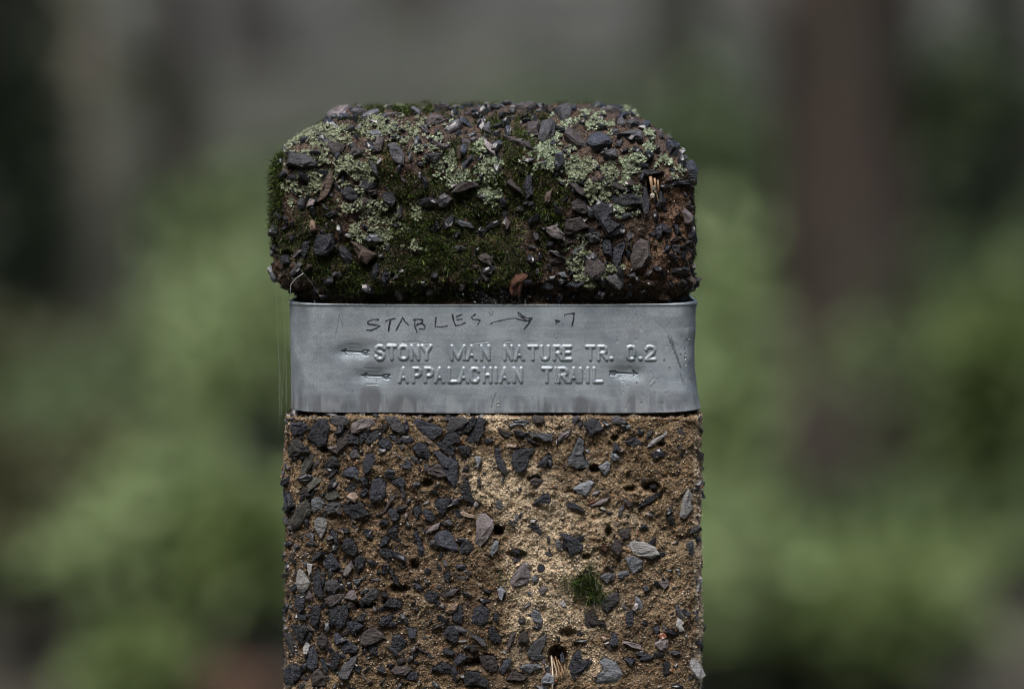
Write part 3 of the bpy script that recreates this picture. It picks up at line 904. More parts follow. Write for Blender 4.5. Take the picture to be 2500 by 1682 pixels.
# colour of the cement: stains that belong to it
def cement_colour(P, PX, PY, head):
    n = fbm(P, 0.03, 4, 51)
    n2 = fbm(P, 0.008, 3, 57)
    tan = np.array([0.172, 0.129, 0.080]); pale = np.array([0.41, 0.35, 0.262]); brown = np.array([0.108, 0.077, 0.049])
    hd = np.array([0.058, 0.040, 0.029])
    rb = ell(PX, PY, [(1640, 560, 50, 130, 1), (1580, 650, 70, 50, .8), (1290, 380, 20, 12, .6), (940, 390, 22, 16, .9), (760, 380, 24, 14, .8)])[:, None]
    hd = hd + (np.array([0.12, 0.075, 0.05]) - hd) * rb
    pm = ell(PX, PY, [(1230, 1180, 110, 60, .9), (1320, 1260, 90, 70, 1), (1290, 1400, 60, 110, 1), (1430, 1490, 90, 60, .9), (1330, 1500, 90, 60, 1),
                      (1210, 1030, 70, 20, .9), (1370, 1040, 110, 22, .6), (1440, 1620, 60, 40, .9), (1500, 1270, 90, 30, .4), (1290, 1590, 50, 70, .6),
                      (1705, 1300, 12, 300, .9), (1710, 1600, 12, 160, .9), (1400, 1380, 60, 60, .9), (1160, 1150, 60, 40, .3)])
    bm = ell(PX, PY, [(900, 1260, 150, 90, .7), (1000, 1500, 220, 140, .9), (720, 1500, 90, 250, .7), (1080, 1280, 70, 80, .6), (1560, 1540, 120, 90, .5),
                      (1590, 1640, 110, 60, .6), (830, 1110, 80, 60, .4), (1540, 1360, 70, 50, .3), (1240, 1370, 60, 30, .8), (1180, 1660, 80, 60, .8), (690, 1400, 40, 260, .8)])
    pm = np.clip(pm + 0.45 * n, 0, 1)[:, None]; bm = np.clip(bm + 0.35 * n, 0, 1)[:, None]
    c = tan + (brown - tan) * bm
    c = c + (pale - c) * pm
    c = c * (1 + 0.35 * n2[:, None])
    hc = hd * (1 + 0.5 * n2[:, None])
    return np.where(head[:, None], hc, np.clip(c, 0.01, 1))


CC = cement_colour(P, PX, PY, head)

post = empty('concrete_post', (XC, YC, 0.0))
tag(post, 'square concrete post with exposed slate chips, a mossy rounded top and a metal band', 'post')
mesh_np('concrete_shaft', P, F, M_CEM, post, True, CC)

# ------------------------------------------------------------------ stones
def stone_np(poly2, h, seed, sunk=0.0022, tilt=None):
    """faceted chip over a 2-D outline (metres); returns V, F(tris)"""
    rs = random.Random(seed)
    pts = []
    n = len(poly2)
    size = max(max(p[0] for p in poly2) - min(p[0] for p in poly2), max(p[1] for p in poly2) - min(p[1] for p in poly2))
    for i in range(n):
        a = poly2[i]; b = poly2[(i + 1) % n]
        pts.append(a)
        L = math.hypot(b[0] - a[0], b[1] - a[1])
        if L > 0.0022:
            t = rs.uniform(0.35, 0.65); j = L * 0.07
            pts.append((a[0] + (b[0] - a[0]) * t + rs.uniform(-j, j), a[1] + (b[1] - a[1]) * t + rs.uniform(-j, j)))
    n = len(pts)
    cx = sum(p[0] for p in pts) / n; cy = sum(p[1] for p in pts) / n
    if tilt is None:
        a = rs.uniform(0, 2 * math.pi); m = rs.uniform(0.05, 0.40) * min(1, 0.008 / max(size, 1e-4))
        tilt = (math.cos(a) * m, math.sin(a) * m)
    ht = lambda x, y: tilt[0] * (x - cx) + tilt[1] * (y - cy)
    V = []
    k2 = rs.uniform(0.72, 0.9); k3 = rs.uniform(0.25, 0.5)
    ox, oy = rs.uniform(-0.15, 0.15) * size, rs.uniform(-0.15, 0.15) * size
    for (x, y) in pts: V.append((cx + (x - cx) * 0.92, cy + (y - cy) * 0.92, -sunk))
    for (x, y) in pts: V.append((x, y, h * rs.uniform(0.25, 0.8) + ht(x, y)))
    for (x, y) in pts:
        k = k2 * rs.uniform(0.88, 1.08)
        X, Y = cx + (x - cx) * k, cy + (y - cy) * k
        V.append((X, Y, h * rs.uniform(0.75, 1.2) + ht(X, Y)))
    for (x, y) in pts[::2]:
        X, Y = cx + ox + (x - cx) * k3, cy + oy + (y - cy) * k3
        V.append((X, Y, h * rs.uniform(0.8, 1.6) + ht(X, Y)))
    F = []
    for lvl in (0, 1):
        for i in range(n):
            j = (i + 1) % n
            a, b, c, dd = lvl * n + i, lvl * n + j, (lvl + 1) * n + j, (lvl + 1) * n + i
            F += [(a, b, c), (a, c, dd)]
    m = len(pts[::2])
    for i in range(n):
        j = (i + 1) % n
        ii = 3 * n + (i // 2) % m; jj = 3 * n + ((i + 1) // 2) % m if i < n - 1 else 3 * n
        F.append((2 * n + i, 2 * n + j, jj))
        if ii != jj: F.append((2 * n + i, jj, ii))
    for i in range(1, m - 1): F.append((3 * n, 3 * n + i, 3 * n + i + 1))
    return np.array(V), np.array(F)


def frame(n):
    n = np.array(n); t = np.cross([0, 0, 1.0], n)
    if np.linalg.norm(t) < 1e-3: t = np.array([1.0, 0, 0])
    t /= np.linalg.norm(t)
    return t, np.cross(n, t), n


def area(poly):
    return abs(sum(poly[i][0] * poly[(i + 1) % len(poly)][1] - poly[(i + 1) % len(poly)][0] * poly[i][1] for i in range(len(poly)))) / 2


ALL.sort(key=lambda s: -area(s[1]))
extraV, extraF, extraC = [], [], []
CHIPK = 0.72
CHIPC = {'v': (0.016, .018, .024), 'd': (.034, .037, .046), 'g': (.085, .085, .095), 'b': (.14, .155, .18), 'l': (.22, .22, .22), 'p': (.08, .066, .066),
         'q': (.17, .15, .155), 'u': (.12, .09, .07), 't': (.27, .2, .15), 'w': (.5, .48, .42), 'r': (.2, .07, .035), 'o': (.075, .074, .065)}
nx = 0


def add_extra(Vw, Fw, tone, var=0.3):
    global nx
    extraV.append(Vw); extraF.append(Fw + nx); nx += len(Vw)
    c = np.array(CHIPC[tone]) * CHIPK * random.uniform(1 - var, 1 + var)
    extraC.append(np.tile(c, (len(Vw), 1)))


placed = 0
for idx, (tone, poly, hd) in enumerate(ALL):
    cx = sum(p[0] for p in poly) / len(poly); cy = sum(p[1] for p in poly) / len(poly)
    h, n = hit(cx, cy)
    if h is None: continue
    # smooth normal at edges: take it from the dense grid is not needed, the coarse one is round enough
    n = Vector(n)
    if np.array(n) @ (np.array(h) - CLOC) > 0: n = -n
    if hd and tone == 't': tone = 'u'
    if hd and tone == 'q' and idx % 3: tone = 'p'
    T, B, Nn = frame(n)
    o = np.array(h)
    q2 = []
    for (x, y) in poly:
        hv, _n = hit(x, y)
        if hv is None:
            r_ = ray(x, y)
            p3 = CLOC + r_ * (((o - CLOC) @ FWD) / (r_ @ FWD))
        else: p3 = np.array(hv)
        v = p3 - o
        lv = np.linalg.norm(v)
        if lv > 0.013: v = v * (0.013 / lv)
        q2.append((v @ T, v @ B))
    if sum(q2[i][0] * q2[(i + 1) % len(q2)][1] - q2[(i + 1) % len(q2)][0] * q2[i][1] for i in range(len(q2))) < 0:
        q2 = q2[::-1]
    size = math.sqrt(area(q2))
    hh = (0.0004 + 0.11 * size) * random.uniform(0.7, 1.3)
    if hd: hh = hh + 0.0009
    v2, f2 = stone_np(q2, hh, idx)
    if hd:      # the chips of the cap stand at angles
        v2[:, 2] += v2[:, 1] * random.uniform(-0.18, 0.08) + v2[:, 0] * random.uniform(-0.13, 0.13)
    Vw = o + v2[:, :1] * T + v2[:, 1:2] * B + v2[:, 2:] * Nn
    if placed < 299:
        ob = mesh_np('stone', Vw - o, f2, ST[tone], None, False)
        ob.parent = post; ob.location = Vector(o) - post.location
        placed += 1
        if tone == 'r': ob['label'] = 'rust red stone'
        if tone == 'w': ob['label'] = 'white quartz chip'
    else:
        add_extra(Vw, f2, tone)

# the small chips between them, all round the upper shaft
cand = np.where(near & ~band_zone & (P[:, 2] < ZT + 0.1))[0]
cand = cand[rng.permutation(len(cand))]
acc = []
hvi = np.where(head & vis)[0]; hx, hy = PX[hvi], PY[hvi]
cell = {}
nacc = 0
mm0 = ell(PX, PY, [(1090, 560, 170, 130), (1180, 470, 80, 60), (1010, 640, 250, 60), (668, 450, 36, 80), (1010, 268, 110, 14), (1268, 375, 50, 50), (1290, 470, 70, 60)])
for i in cand[:26000]:
    if nacc >= 2200: break
    p = P[i]; x, y = PX[i], PY[i]
    v = vis[i]
    if v and stone_m[i] > 0: continue
    if head[i]: dens = 0.5 if mm0[i] < 0.3 else 0.14
    elif v: dens = 0.95 if x < 900 else (0.34 if x < 1150 else 0.075)
    else: dens = 0.8
    if random.random() > dens: continue
    s = random.choice([0.0008, 0.0011, 0.0011, 0.0016, 0.0022]) * random.uniform(0.8, 1.2) * (1.25 if head[i] else 1)
    if not v: s = random.uniform(0.0010, 0.0020 if head[i] else 0.0027)
    key = tuple((p / 0.0042).astype(int))
    ok = True
    for a in (-1, 0, 1):
        for b in (-1, 0, 1):
            for c in (-1, 0, 1):
                for (qq, qs) in cell.get((key[0] + a, key[1] + b, key[2] + c), ()):
                    if np.linalg.norm(qq - p) < (qs + s) * 0.95: ok = False; break
    if not ok: continue
    cell.setdefault(key, []).append((p, s))
    if head[i] and v:
        rp = s / 0.000161 * 0.95
        near_ = (np.abs(hx - x) < rp) & (np.abs(hy - y) < rp)
        stone_m[hvi[near_]] = np.maximum(stone_m[hvi[near_]], 0.9)
    nacc += 1
    if not v and s > 0.0038 and random.random() < 0.5: continue
    k = random.choice([4, 5, 5, 6]); a0 = random.uniform(0, 6.28); el = random.uniform(1.2, 3.2); rot = random.uniform(0, 6.28)
    q2 = []
    for m in range(k):
        a = a0 + m * 2 * math.pi / k + random.uniform(-0.3, 0.3)
        ex, ey = s * math.cos(a) * el ** 0.5, s * math.sin(a) / el ** 0.5
        q2.append((ex * math.cos(rot) - ey * math.sin(rot), ex * math.sin(rot) + ey * math.cos(rot)))
    v2, f2 = stone_np(q2, s * random.uniform(0.25, 0.6) * (1 if v else .5) + (0.0006 if head[i] and v else 0.0001), int(i), 0.001)
    T, B, Nn = frame(NN[i] * 0.6 + np.array([0, -0.4, 0]) if v and not head[i] else NN[i])
    Nn = Nn / np.linalg.norm(Nn)
    Vw = p + v2[:, :1] * T + v2[:, 1:2] * B + v2[:, 2:] * Nn
    tone = random.choices(['v', 'd', 'g', 'p', 't', 'l', 'b', 'q', 'r', 'w'], [24, 32, 12, 8, 5, 2, 5, 4, 0.5 * v, .3 * v] if x > 1100 and not head[i] else [32, 40, 14, 11, 1.2 if not head[i] else .2, .3, 3, .6, 0, 0])[0]
    add_extra(Vw, f2, tone)
g = mesh_np('small_chips', np.concatenate(extraV), np.concatenate(extraF), M_CHIP, post, False, np.concatenate(extraC))
g['kind'] = 'stuff'

# ------------------------------------------------------------------ sand grains
def scatter(mask_w, n):
    w = mask_w / mask_w.sum()
    return rng.choice(len(w), n, p=w)


# vertex area weights: the grid is finest on the face
du = np.linalg.norm(np.roll(V, -1, 1) - V, axis=2)
dv = np.empty(shape); dv[:-1] = np.linalg.norm(V[1:] - V[:-1], axis=2); dv[-1] = dv[-2]
AW = (du * dv).reshape(-1)
rowidx = np.repeat(np.arange(shape[0]), shape[1])
AW[rowidx == shape[0] - 1] = 0
OCT_V = np.array([[1, 0, 0], [-1, 0, 0], [0, 1, 0], [0, -1, 0], [0, 0, 1], [0, 0, -1]], float)
OCT_F = np.array([[0, 2, 4], [2, 1, 4], [1, 3, 4], [3, 0, 4], [2, 0, 5], [1, 2, 5], [3, 1, 5], [0, 3, 5]])


def blobs(idx, r, cols, lift=0.3):
    n = len(idx)
    A = rng.normal(size=(n, 3, 3))
    Q, _ = np.linalg.qr(A)
    S = OCT_V[None] * r[:, None, None] * rng.uniform(0.7, 1.25, (n, 6, 1))
    W = np.einsum('nij,nkj->nki', Q, S) + (P[idx] + NN[idx] * (r * lift)[:, None])[:, None] + rng.normal(size=(n, 1, 3)) * 0.00012
    # keep a consistent outside: flip those turned inside out by a mirrored frame
    Fi = np.tile(OCT_F[None], (n, 1, 1))
    flip = np.linalg.det(Q) < 0
    Fi[flip] = Fi[flip][:, :, ::-1]
    Fi = Fi + (np.arange(n) * 6)[:, None, None]
    return W.reshape(-1, 3), Fi.reshape(-1, 3), np.repeat(cols, 6, 0)


mk = AW * near * (~band_zone) * np.where(vis, 1.0, 0.25) * (1 - stone_m) * np.where(head, 0.45, 1.0)
ng = 56000
gi = scatter(mk, ng)
gr = rng.uniform(0.00020, 0.00046, ng) * np.where(rng.random(ng) < 0.04, 1.7, 1)
gc = CC[gi] * rng.uniform(0.6, 1.5, (ng, 1))
k = rng.random(ng)
gc = np.where((k < 0.04)[:, None], np.array([.30, .12, .05]) * rng.uniform(0.6, 1.2, (ng, 1)), gc)
gc = np.where(((k > 0.04) & (k < 0.10))[:, None], np.array([.42, .36, .29]) * rng.uniform(0.6, 1.3, (ng, 1)), gc)
gc = np.where(((k > 0.10) & (k < 0.20))[:, None], np.array([.04, .036, .036]) * rng.uniform(0.6, 1.6, (ng, 1)), gc)
gc = np.where(head[gi][:, None], gc * 0.62, gc)
vv, ff, c3 = blobs(gi, gr, gc)
g = mesh_np('sand_grains', vv, ff, M_GRAIN, post, False, c3)
g['kind'] = 'stuff'

# ------------------------------------------------------------------ moss
STH = stone_m * 0.0009


def blades(idx, L, wd, up_mix, cols, bend=0.5, segs=2, spread=0.8, lift=None, down=0.0):
    n = len(idx)
    p0 = P[idx] + NN[idx] * (0 if lift is None else lift[:, None])
    dirv = NN[idx] * up_mix + rng.normal(size=(n, 3)) * spread + np.array([0, 0, -down])
    dirv /= np.linalg.norm(dirv, axis=1, keepdims=True)
    side = np.cross(dirv, rng.normal(size=(n, 3))); side /= np.linalg.norm(side, axis=1, keepdims=True)
    bnd = rng.normal(size=(n, 3)) * bend
    pts = []
    for s in range(segs + 1):
        t = s / segs
        c = p0 + dirv * (L * t)[:, None] + bnd * (L * t * t)[:, None]
        w = wd * (1 - t) ** 0.7 * (0.6 + 0.8 * t * (1 - t) * 2)
        if s < segs:
            pts += [c - side * w[:, None], c + side * w[:, None]]
        else:
            pts += [c]
    m = len(pts)
    W = np.stack(pts, 1)
    f = []
    for s in range(segs - 1): f += [(2 * s, 2 * s + 1, 2 * s + 3), (2 * s, 2 * s + 3, 2 * s + 2)]
    f += [(m - 3, m - 2, m - 1)]
    Fi = np.array(f)[None] + (np.arange(n) * m)[:, None, None]
    return W.reshape(-1, 3), Fi.reshape(-1, 3), np.repeat(cols, m, 0)


def moss_cols(n, bright=1.0):
    a = np.array([.011, .026, .006]); b = np.array([.16, .235, .035]); c = np.array([.05, .045, .012])
    t = rng.random((n, 1)) ** 3.6
    col = a + (b - a) * t
    k = rng.random(n) < 0.12
    col[k] = c
    return col * bright * rng.uniform(0.7, 1.3, (n, 1))


MOSS = [(1090, 560, 170, 130), (1180, 470, 80, 60), (1010, 620, 150, 60), (870, 645, 150, 50, .8), (1010, 268, 110, 14), (865, 312, 45, 22), (1230, 325, 55, 25),
        (1268, 375, 50, 50), (1290, 470, 70, 60), (1180, 290, 90, 14), (668, 450, 26, 80), (680, 570, 22, 60, .8), (725, 590, 50, 50, .6), (765, 530, 60, 50, .6),
        (930, 420, 45, 35), (1200, 650, 110, 50), (1335, 540, 40, 70, .8), (1100, 715, 190, 20, .8), (1490, 262, 40, 8), (1300, 285, 40, 10), (900, 690, 130, 30, .6),
        (690, 390, 30, 25, .7), (960, 370, 40, 20, .8), (1370, 480, 30, 30, .8), (1600, 590, 14, 14, .4), (860, 380, 20, 20, .8), (1130, 370, 40, 25, .9)]
mm = ell(PX, PY, MOSS)
nz = fbm(P, 0.006, 3, 77)
moss_w = AW * head * vis * np.clip(mm * 1.3 + nz * 0.7 - 0.22, 0, 1) * (mm > 0) * np.where(stone_m > 0, 0.10, 1)
# the moss goes on round the corner and over the top
back = head & ~vis & (P[:, 2] > zz(640))
moss_w = moss_w + AW * back * np.clip(nz + 0.15, 0, 1) * np.where(P[:, 0] < XC, 0.9, 0.3)
fringe = head & (PX < 690) & (P[:, 1] < 0.03) & (PY > 370) & (PY < 560)
moss_w = moss_w + AW * fringe * np.clip(nz + 0.6, 0, 1) * 1.5
nm = 120000
mi = scatter(moss_w, nm)
cl = fbm(P[mi], 0.0035, 2, 91)
L = rng.uniform(0.0006, 0.0016, nm) * (1 + 0.5 * cl) * np.where(fringe[mi], 1.35, 1)
vv, ff, c3 = blades(mi, L, rng.uniform(0.00011, 0.00026, nm), 1.0, moss_cols(nm) * (1 + 0.45 * cl[:, None]), 0.5, 2, 0.55, STH[mi])
mo = mesh_np('moss', vv, ff, M_MOSS, None, False, c3)
tag(mo, 'dark green moss carpet growing over the head of the concrete post', 'moss', kind='stuff')

tw = AW * vis * np.clip(ell(PX, PY, [(1432, 1425, 26, 30), (1450, 1450, 26, 18), (1395, 1420, 26, 14, .35), (1440, 1375, 12, 22, .4)]) + nz * 0.3 - 0.2, 0, 1)
nt = 1500
ti = scatter(tw, nt)
vv, ff, c3 = blades(ti, rng.uniform(0.002, 0.0052, nt), rng.uniform(0.00011, 0.0002, nt), 0.7, moss_cols(nt, 0.95), 0.5, 3, 0.6, None, 0.35)
a, b, c = hit(1435, 1430)[0]
mt = mesh_np('moss_tuft', vv, ff, M_MOSS, None, False, c3, loc=(a, b, c))
tag(mt, 'small green moss tuft growing alone on the pale sandy face below the metal band', 'moss')
tw = AW * vis * np.clip(ell(PX, PY, [(1225, 1405, 22, 22, .7)]) + nz * 0.3 - 0.2, 0, 1)
ti = scatter(tw, 160)
vv, ff, c3 = blades(ti, rng.uniform(0.001, 0.0022, 160), rng.uniform(0.0001, 0.00016, 160), 0.7, moss_cols(160, 1.1), 0.5, 2, 0.8)
mt = mesh_np('moss_tuft', vv, ff, M_MOSS, None, False, c3, loc=tuple(hit(1225, 1405)[0]))
tag(mt, 'faint sparse moss growth left of the purple stone, low on the sandy face', 'moss', kind='stuff')

# ------------------------------------------------------------------ lichen: lobed rosettes
def lichen(name_label, ells, n, seed, pale):
    r = np.random.default_rng(seed)
    w = AW * head * (vis | (PY < 300)) * np.clip(ell(PX, PY, ells) + fbm(P, 0.0026, 3, seed) * 2.3 - 0.62, 0, 1) * (ell(PX, PY, ells) > 0.15)
    if w.sum() <= 0: return
    ci = r.choice(len(w), max(4, n // 60), p=w / w.sum())
    li = r.choice(len(w), n, p=w / w.sum())
    # each lobe points away from the nearest rosette middle
    cen = P[ci]
    D = P[li][:, None] - cen[None]
    k = np.argmin((D ** 2).sum(2), 1)
    dirv = P[li] - cen[k] + r.normal(size=(n, 3)) * 0.0009
    Nn = NN[li] * 0.55 + np.array([0, -0.35, 0.25])
    Nn /= np.linalg.norm(Nn, axis=1, keepdims=True)
    dirv -= (dirv * Nn).sum(1, keepdims=True) * Nn
    dirv /= np.linalg.norm(dirv, axis=1, keepdims=True) + 1e-9
    sd = np.cross(Nn, dirv)
    s = r.uniform(0.0004, 0.00105, n)
    # outline of a forked lobe: (along, across, lift)
    O = np.array([(0, 0, 0.25), (0.15, .22, .1), (0.6, .30, .25), (1.0, .62, .75), (1.28, .36, .85), (1.0, .08, .4), (1.35, -.25, .9), (1.05, -.6, .7), (0.6, -.28, .2), (0.15, -.2, .1)])
    J = O[None] + r.normal(size=(n, len(O), 3)) * 0.09
    base = P[li] + NN[li] * (STH[li] + r.uniform(0.0001, 0.0006, n))[:, None]
    W = base[:, None] + (dirv[:, None] * J[:, :, :1] + sd[:, None] * J[:, :, 1:2] + Nn[:, None] * J[:, :, 2:] * 0.7) * s[:, None, None]
    m = len(O)
    f = [(0, 1, 2), (0, 2, 8), (0, 8, 9), (2, 5, 8), (2, 3, 4), (2, 4, 5), (5, 6, 7), (5, 7, 8)]
    Fi = np.array(f)[None] + (np.arange(n) * m)[:, None, None]
    base_c = np.array([.27, .305, .205]) if not pale else np.array([.33, .40, .275])
    dk = np.array([.07, .085, .045])
    t = r.random((n, 1)) ** 0.8
    col = dk + (base_c - dk) * t
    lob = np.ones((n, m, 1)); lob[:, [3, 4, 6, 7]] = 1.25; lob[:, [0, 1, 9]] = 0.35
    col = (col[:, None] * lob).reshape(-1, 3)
    lc = P[li].mean(0)
    ob = mesh_np('lichen_patch', W.reshape(-1, 3), Fi.reshape(-1, 3), M_LICH, None, False, col, loc=tuple(lc))
    tag(ob, name_label, 'lichen', 'lichen patches on the head of the post')


LICH = [
    ('grey green lichen patch at the upper left shoulder of the post head', [(790, 345, 50, 34), (735, 350, 38, 28), (830, 335, 30, 20)], 1500, False),
    ('grey green lichen patch round the brown chips, low on the left shoulder of the head', [(755, 430, 48, 52), (715, 470, 26, 34)], 1500, False),
    ('grey green lichen patch in the left half, between two upright grey chips', [(860, 420, 48, 42), (885, 395, 30, 25)], 1300, False),
    ('sparse lichen patch on dark moss above the brown stone, left of centre', [(885, 505, 52, 34), (905, 560, 45, 46, .9), (930, 530, 40, 40, .8), (1000, 560, 60, 50, .45), (960, 500, 60, 30, .5)], 1500, False),
    ('broad grey green lichen patch under the top edge, left of centre', [(925, 318, 46, 26), (985, 320, 55, 32), (1005, 350, 28, 26)], 1700, False),
    ('small pale lichen patch on the mossy top edge, just left of centre', [(1103, 303, 28, 13), (965, 266, 24, 7)], 360, True),
    ('lichen patch on the tilted grey chip left of centre', [(1065, 375, 32, 38), (1100, 420, 42, 24), (1090, 395, 25, 20)], 900, True),
    ('pale lichen patch running down the middle of the head', [(1175, 375, 30, 24), (1190, 430, 38, 40), (1200, 470, 26, 24), (1120, 440, 26, 20)], 1300, True),
    ('largest and palest green lichen patch, right of centre on the head', [(1345, 368, 55, 40), (1310, 395, 40, 24), (1385, 420, 30, 30)], 1900, True),
    ('yellow green lichen patch spreading below the blue black chip on the right', [(1450, 420, 50, 40), (1470, 470, 34, 30), (1410, 400, 40, 18)], 1700, False),
    ('bright mint lichen patch on the top right edge of the head', [(1525, 275, 36, 18)], 700, True),
    ('scattered mint lichen patch below the top edge, above the square grey chips', [(1440, 290, 34, 18), (1370, 305, 28, 24), (1465, 310, 28, 14), (1490, 320, 12, 12)], 900, True),
    ('lichen patch at the right of the head beside the dark hooked chip', [(1545, 395, 24, 30), (1560, 470, 22, 34), (1528, 440, 12, 34, .7), (1520, 515, 34, 16)], 1200, True),
    ('small lichen patch close to the right corner of the head', [(1628, 398, 20, 18), (1655, 425, 12, 16), (1582, 350, 14, 20)], 500, True),
    ('frilled lichen patch above the rust red stone, right of centre', [(1400, 600, 30, 30), (1420, 640, 34, 26), (1430, 680, 28, 16), (1405, 570, 20, 20)], 1100, False),
    ('thin lichen patch low on the right, over the split grey stone', [(1495, 655, 26, 14), (1475, 675, 14, 8)], 330, False),
]
for q, (lab, e, n_, pale) in enumerate(LICH):
    lichen(lab, e, int(n_ * 0.85), 300 + q, pale)

# ------------------------------------------------------------------ the metal band
RB = (680, 720, 4.398)
RC = (1190, 720, 4.238)


def conv(reg, pts):
    return [(reg[0] + pts[i] / reg[2], reg[1] + pts[i + 1] / reg[2]) for i in range(0, len(pts), 2)]


INK = [  # handwriting in black pen: (strength, half width px, stroke)
    (.45, 1.3, conv(RB, (650, 210, 635, 330, 612, 425))), (.4, 1.2, conv(RB, (652, 205, 690, 345))), (.35, 1.2, conv(RB, (680, 195, 690, 345))),
    (1, 1.9, conv(RB, (1075, 268, 1010, 265, 960, 288, 962, 315, 1010, 322, 1060, 325, 1085, 335, 1045, 362, 1000, 380, 945, 378))),
    (1, 1.9, conv(RB, (1150, 282, 1190, 264, 1255, 255))), (1, 2.1, conv(RB, (1205, 265, 1188, 330, 1182, 392))),
    (1, 1.9, conv(RB, (1262, 385, 1300, 310, 1332, 245, 1360, 290, 1397, 327))),
    (1, 1.9, conv(RB, (1465, 265, 1462, 330, 1488, 408))), (1, 1.8, conv(RB, (1448, 268, 1500, 262, 1545, 268, 1545, 292, 1480, 330))),
    (1, 1.9, conv(RB, (1490, 312, 1545, 312, 1578, 340, 1562, 368, 1515, 368))),
    (1, 1.8, conv(RB, (1692, 240, 1680, 342, 1745, 345, 1812, 335))),
    (1, 2.0, conv(RB, (1868, 215, 1880, 275, 1900, 332, 1960, 322, 2012, 298))), (1, 1.8, conv(RB, (1912, 235, 1970, 212))), (.9, 1.8, conv(RB, (1918, 268, 1968, 262))),
    (1, 2.0, conv(RB, (2112, 210, 2072, 238, 2085, 262, 2135, 268, 2165, 275, 2142, 312))),
    (.5, 1.4, conv(RC, (18, 180, 35, 212))), (.5, 1.4, conv(RC, (62, 172, 50, 212))),
    (1, 1.7, conv(RC, (38, 302, 50, 288, 130, 268, 235, 246, 290, 242, 350, 262, 395, 272, 430, 270))),
    (1, 1.8, conv(RC, (318, 180, 365, 222, 410, 242, 460, 242, 425, 300, 380, 355))), (1, 1.7, conv(RC, (316, 182, 322, 212, 380, 250, 425, 275, 435, 245))),
    (1, 4.0, conv(RC, (714, 268, 732, 272))), (.9, 1.6, conv(RC, (705, 298, 725, 285, 748, 268))),
    (1, 1.8, conv(RC, (797, 216, 805, 202, 895, 192))), (1, 2.2, conv(RC, (897, 192, 892, 250, 878, 316))),
    (.6, 1.3, conv(RC, (90, 1012, 62, 1080, 42, 1160))), (.5, 1.3, conv(RC, (42, 1040, 52, 1135))),
]
rs = random.Random(3)
SCR = []   # dark scratches on the right, left of the bend
for i in range(75):
    t = rs.random() ** 0.8
    x = 1868 + t * 125 + rs.uniform(-8, 34) * (1 - t); y = 410 + t * 330
    SCR.append((rs.uniform(.5, 1), rs.uniform(0.8, 1.8), conv(RC, (x, y, x + rs.uniform(4, 16), y + rs.uniform(14, 38)))))
SCR += [(.8, 1.2, conv(RC, (1990, 800, 2010, 870, 2020, 920))), (.6, 1.1, conv(RC, (2010, 860, 2045, 925, 2020, 930))), (.6, 1.0, conv(RC, (1780, 300, 1890, 420))),
        (.5, 1.0, conv(RC, (2055, 980, 2065, 1010))), (.5, 2.0, conv(RC, (2105, 905, 2125, 945))), (.35, 1.0, conv(RC, (1170, 1060, 1190, 1100))),
        (.4, .9, conv(RC, (885, 580, 955, 570))), (.4, 1.2, conv(RC, (310, 945, 318, 950))), (.5, 1.0, conv(RB, (1180, 98, 1150, 110)))]

GL = {'S': [(.95, .2, .75, .02, .3, .0, .04, .15, .06, .35, .3, .46, .7, .54, .95, .68, .93, .88, .7, 1, .25, 1, .03, .82)],
      'T': [(0, 0, 1, 0), (.5, 0, .5, 1)], 'O': [(.5, 0, .2, .04, .03, .22, .03, .78, .2, .96, .5, 1, .8, .96, .97, .78, .97, .22, .8, .04, .5, 0)],
      'N': [(.05, 1, .05, 0), (.05, 0, .95, 1), (.95, 1, .95, 0)], 'Y': [(0, 0, .5, .5), (1, 0, .5, .5), (.5, .5, .5, 1)],
      'M': [(.03, 1, .03, 0), (.03, 0, .5, .95), (.5, .95, .97, 0), (.97, 0, .97, 1)], 'A': [(0, 1, .5, 0), (.5, 0, 1, 1), (.2, .68, .8, .68)],
      'U': [(.04, 0, .04, .75, .2, .95, .5, 1, .8, .95, .96, .75, .96, 0)], 'R': [(.05, 1, .05, 0), (.05, 0, .7, 0, .95, .12, .95, .38, .7, .52, .05, .52), (.5, .52, 1, 1)],
      'E': [(1, 0, .05, 0), (.05, 0, .05, 1), (.05, 1, 1, 1), (.05, .48, .85, .48)], '.': [(.4, .94, .6, .94)],
      '0': [(.5, 0, .15, .06, .05, .25, .05, .75, .15, .94, .5, 1, .85, .94), (.95, .7, .95, .25, .85, .06, .5, 0)],
      '2': [(.03, .22, .2, .03, .5, 0, .85, .06, .97, .25, .85, .48, .4, .75, .03, 1), (.03, 1, 1, 1)],
      'P': [(.05, 1, .05, 0), (.05, 0, .7, 0, .97, .12, .97, .4, .7, .54, .05, .54)], 'L': [(.05, 0, .05, 1), (.05, 1, 1, 1)],
      'C': [(.95, .2, .8, .04, .5, 0, .2, .04, .03, .22, .03, .78, .2, .96, .5, 1, .8, .96, .95, .8)], 'H': [(.03, 0, .03, 1), (.97, 0, .97, 1), (.03, .5, .97, .5)],
      'I': [(.5, 0, .5, 1)]}
TXT = []   # (character, x0, x1, y0, y1, dy per px, strength)


def row(spec, y0, y1, x_mid, skew):
    for ch, a, b, *s in spec:
        q = skew * ((a + b) / 2 - x_mid)
        TXT.append((ch, a + 3.5, b - 3.5, y0 + q, y1 + q, s[0] if s else 1.0))


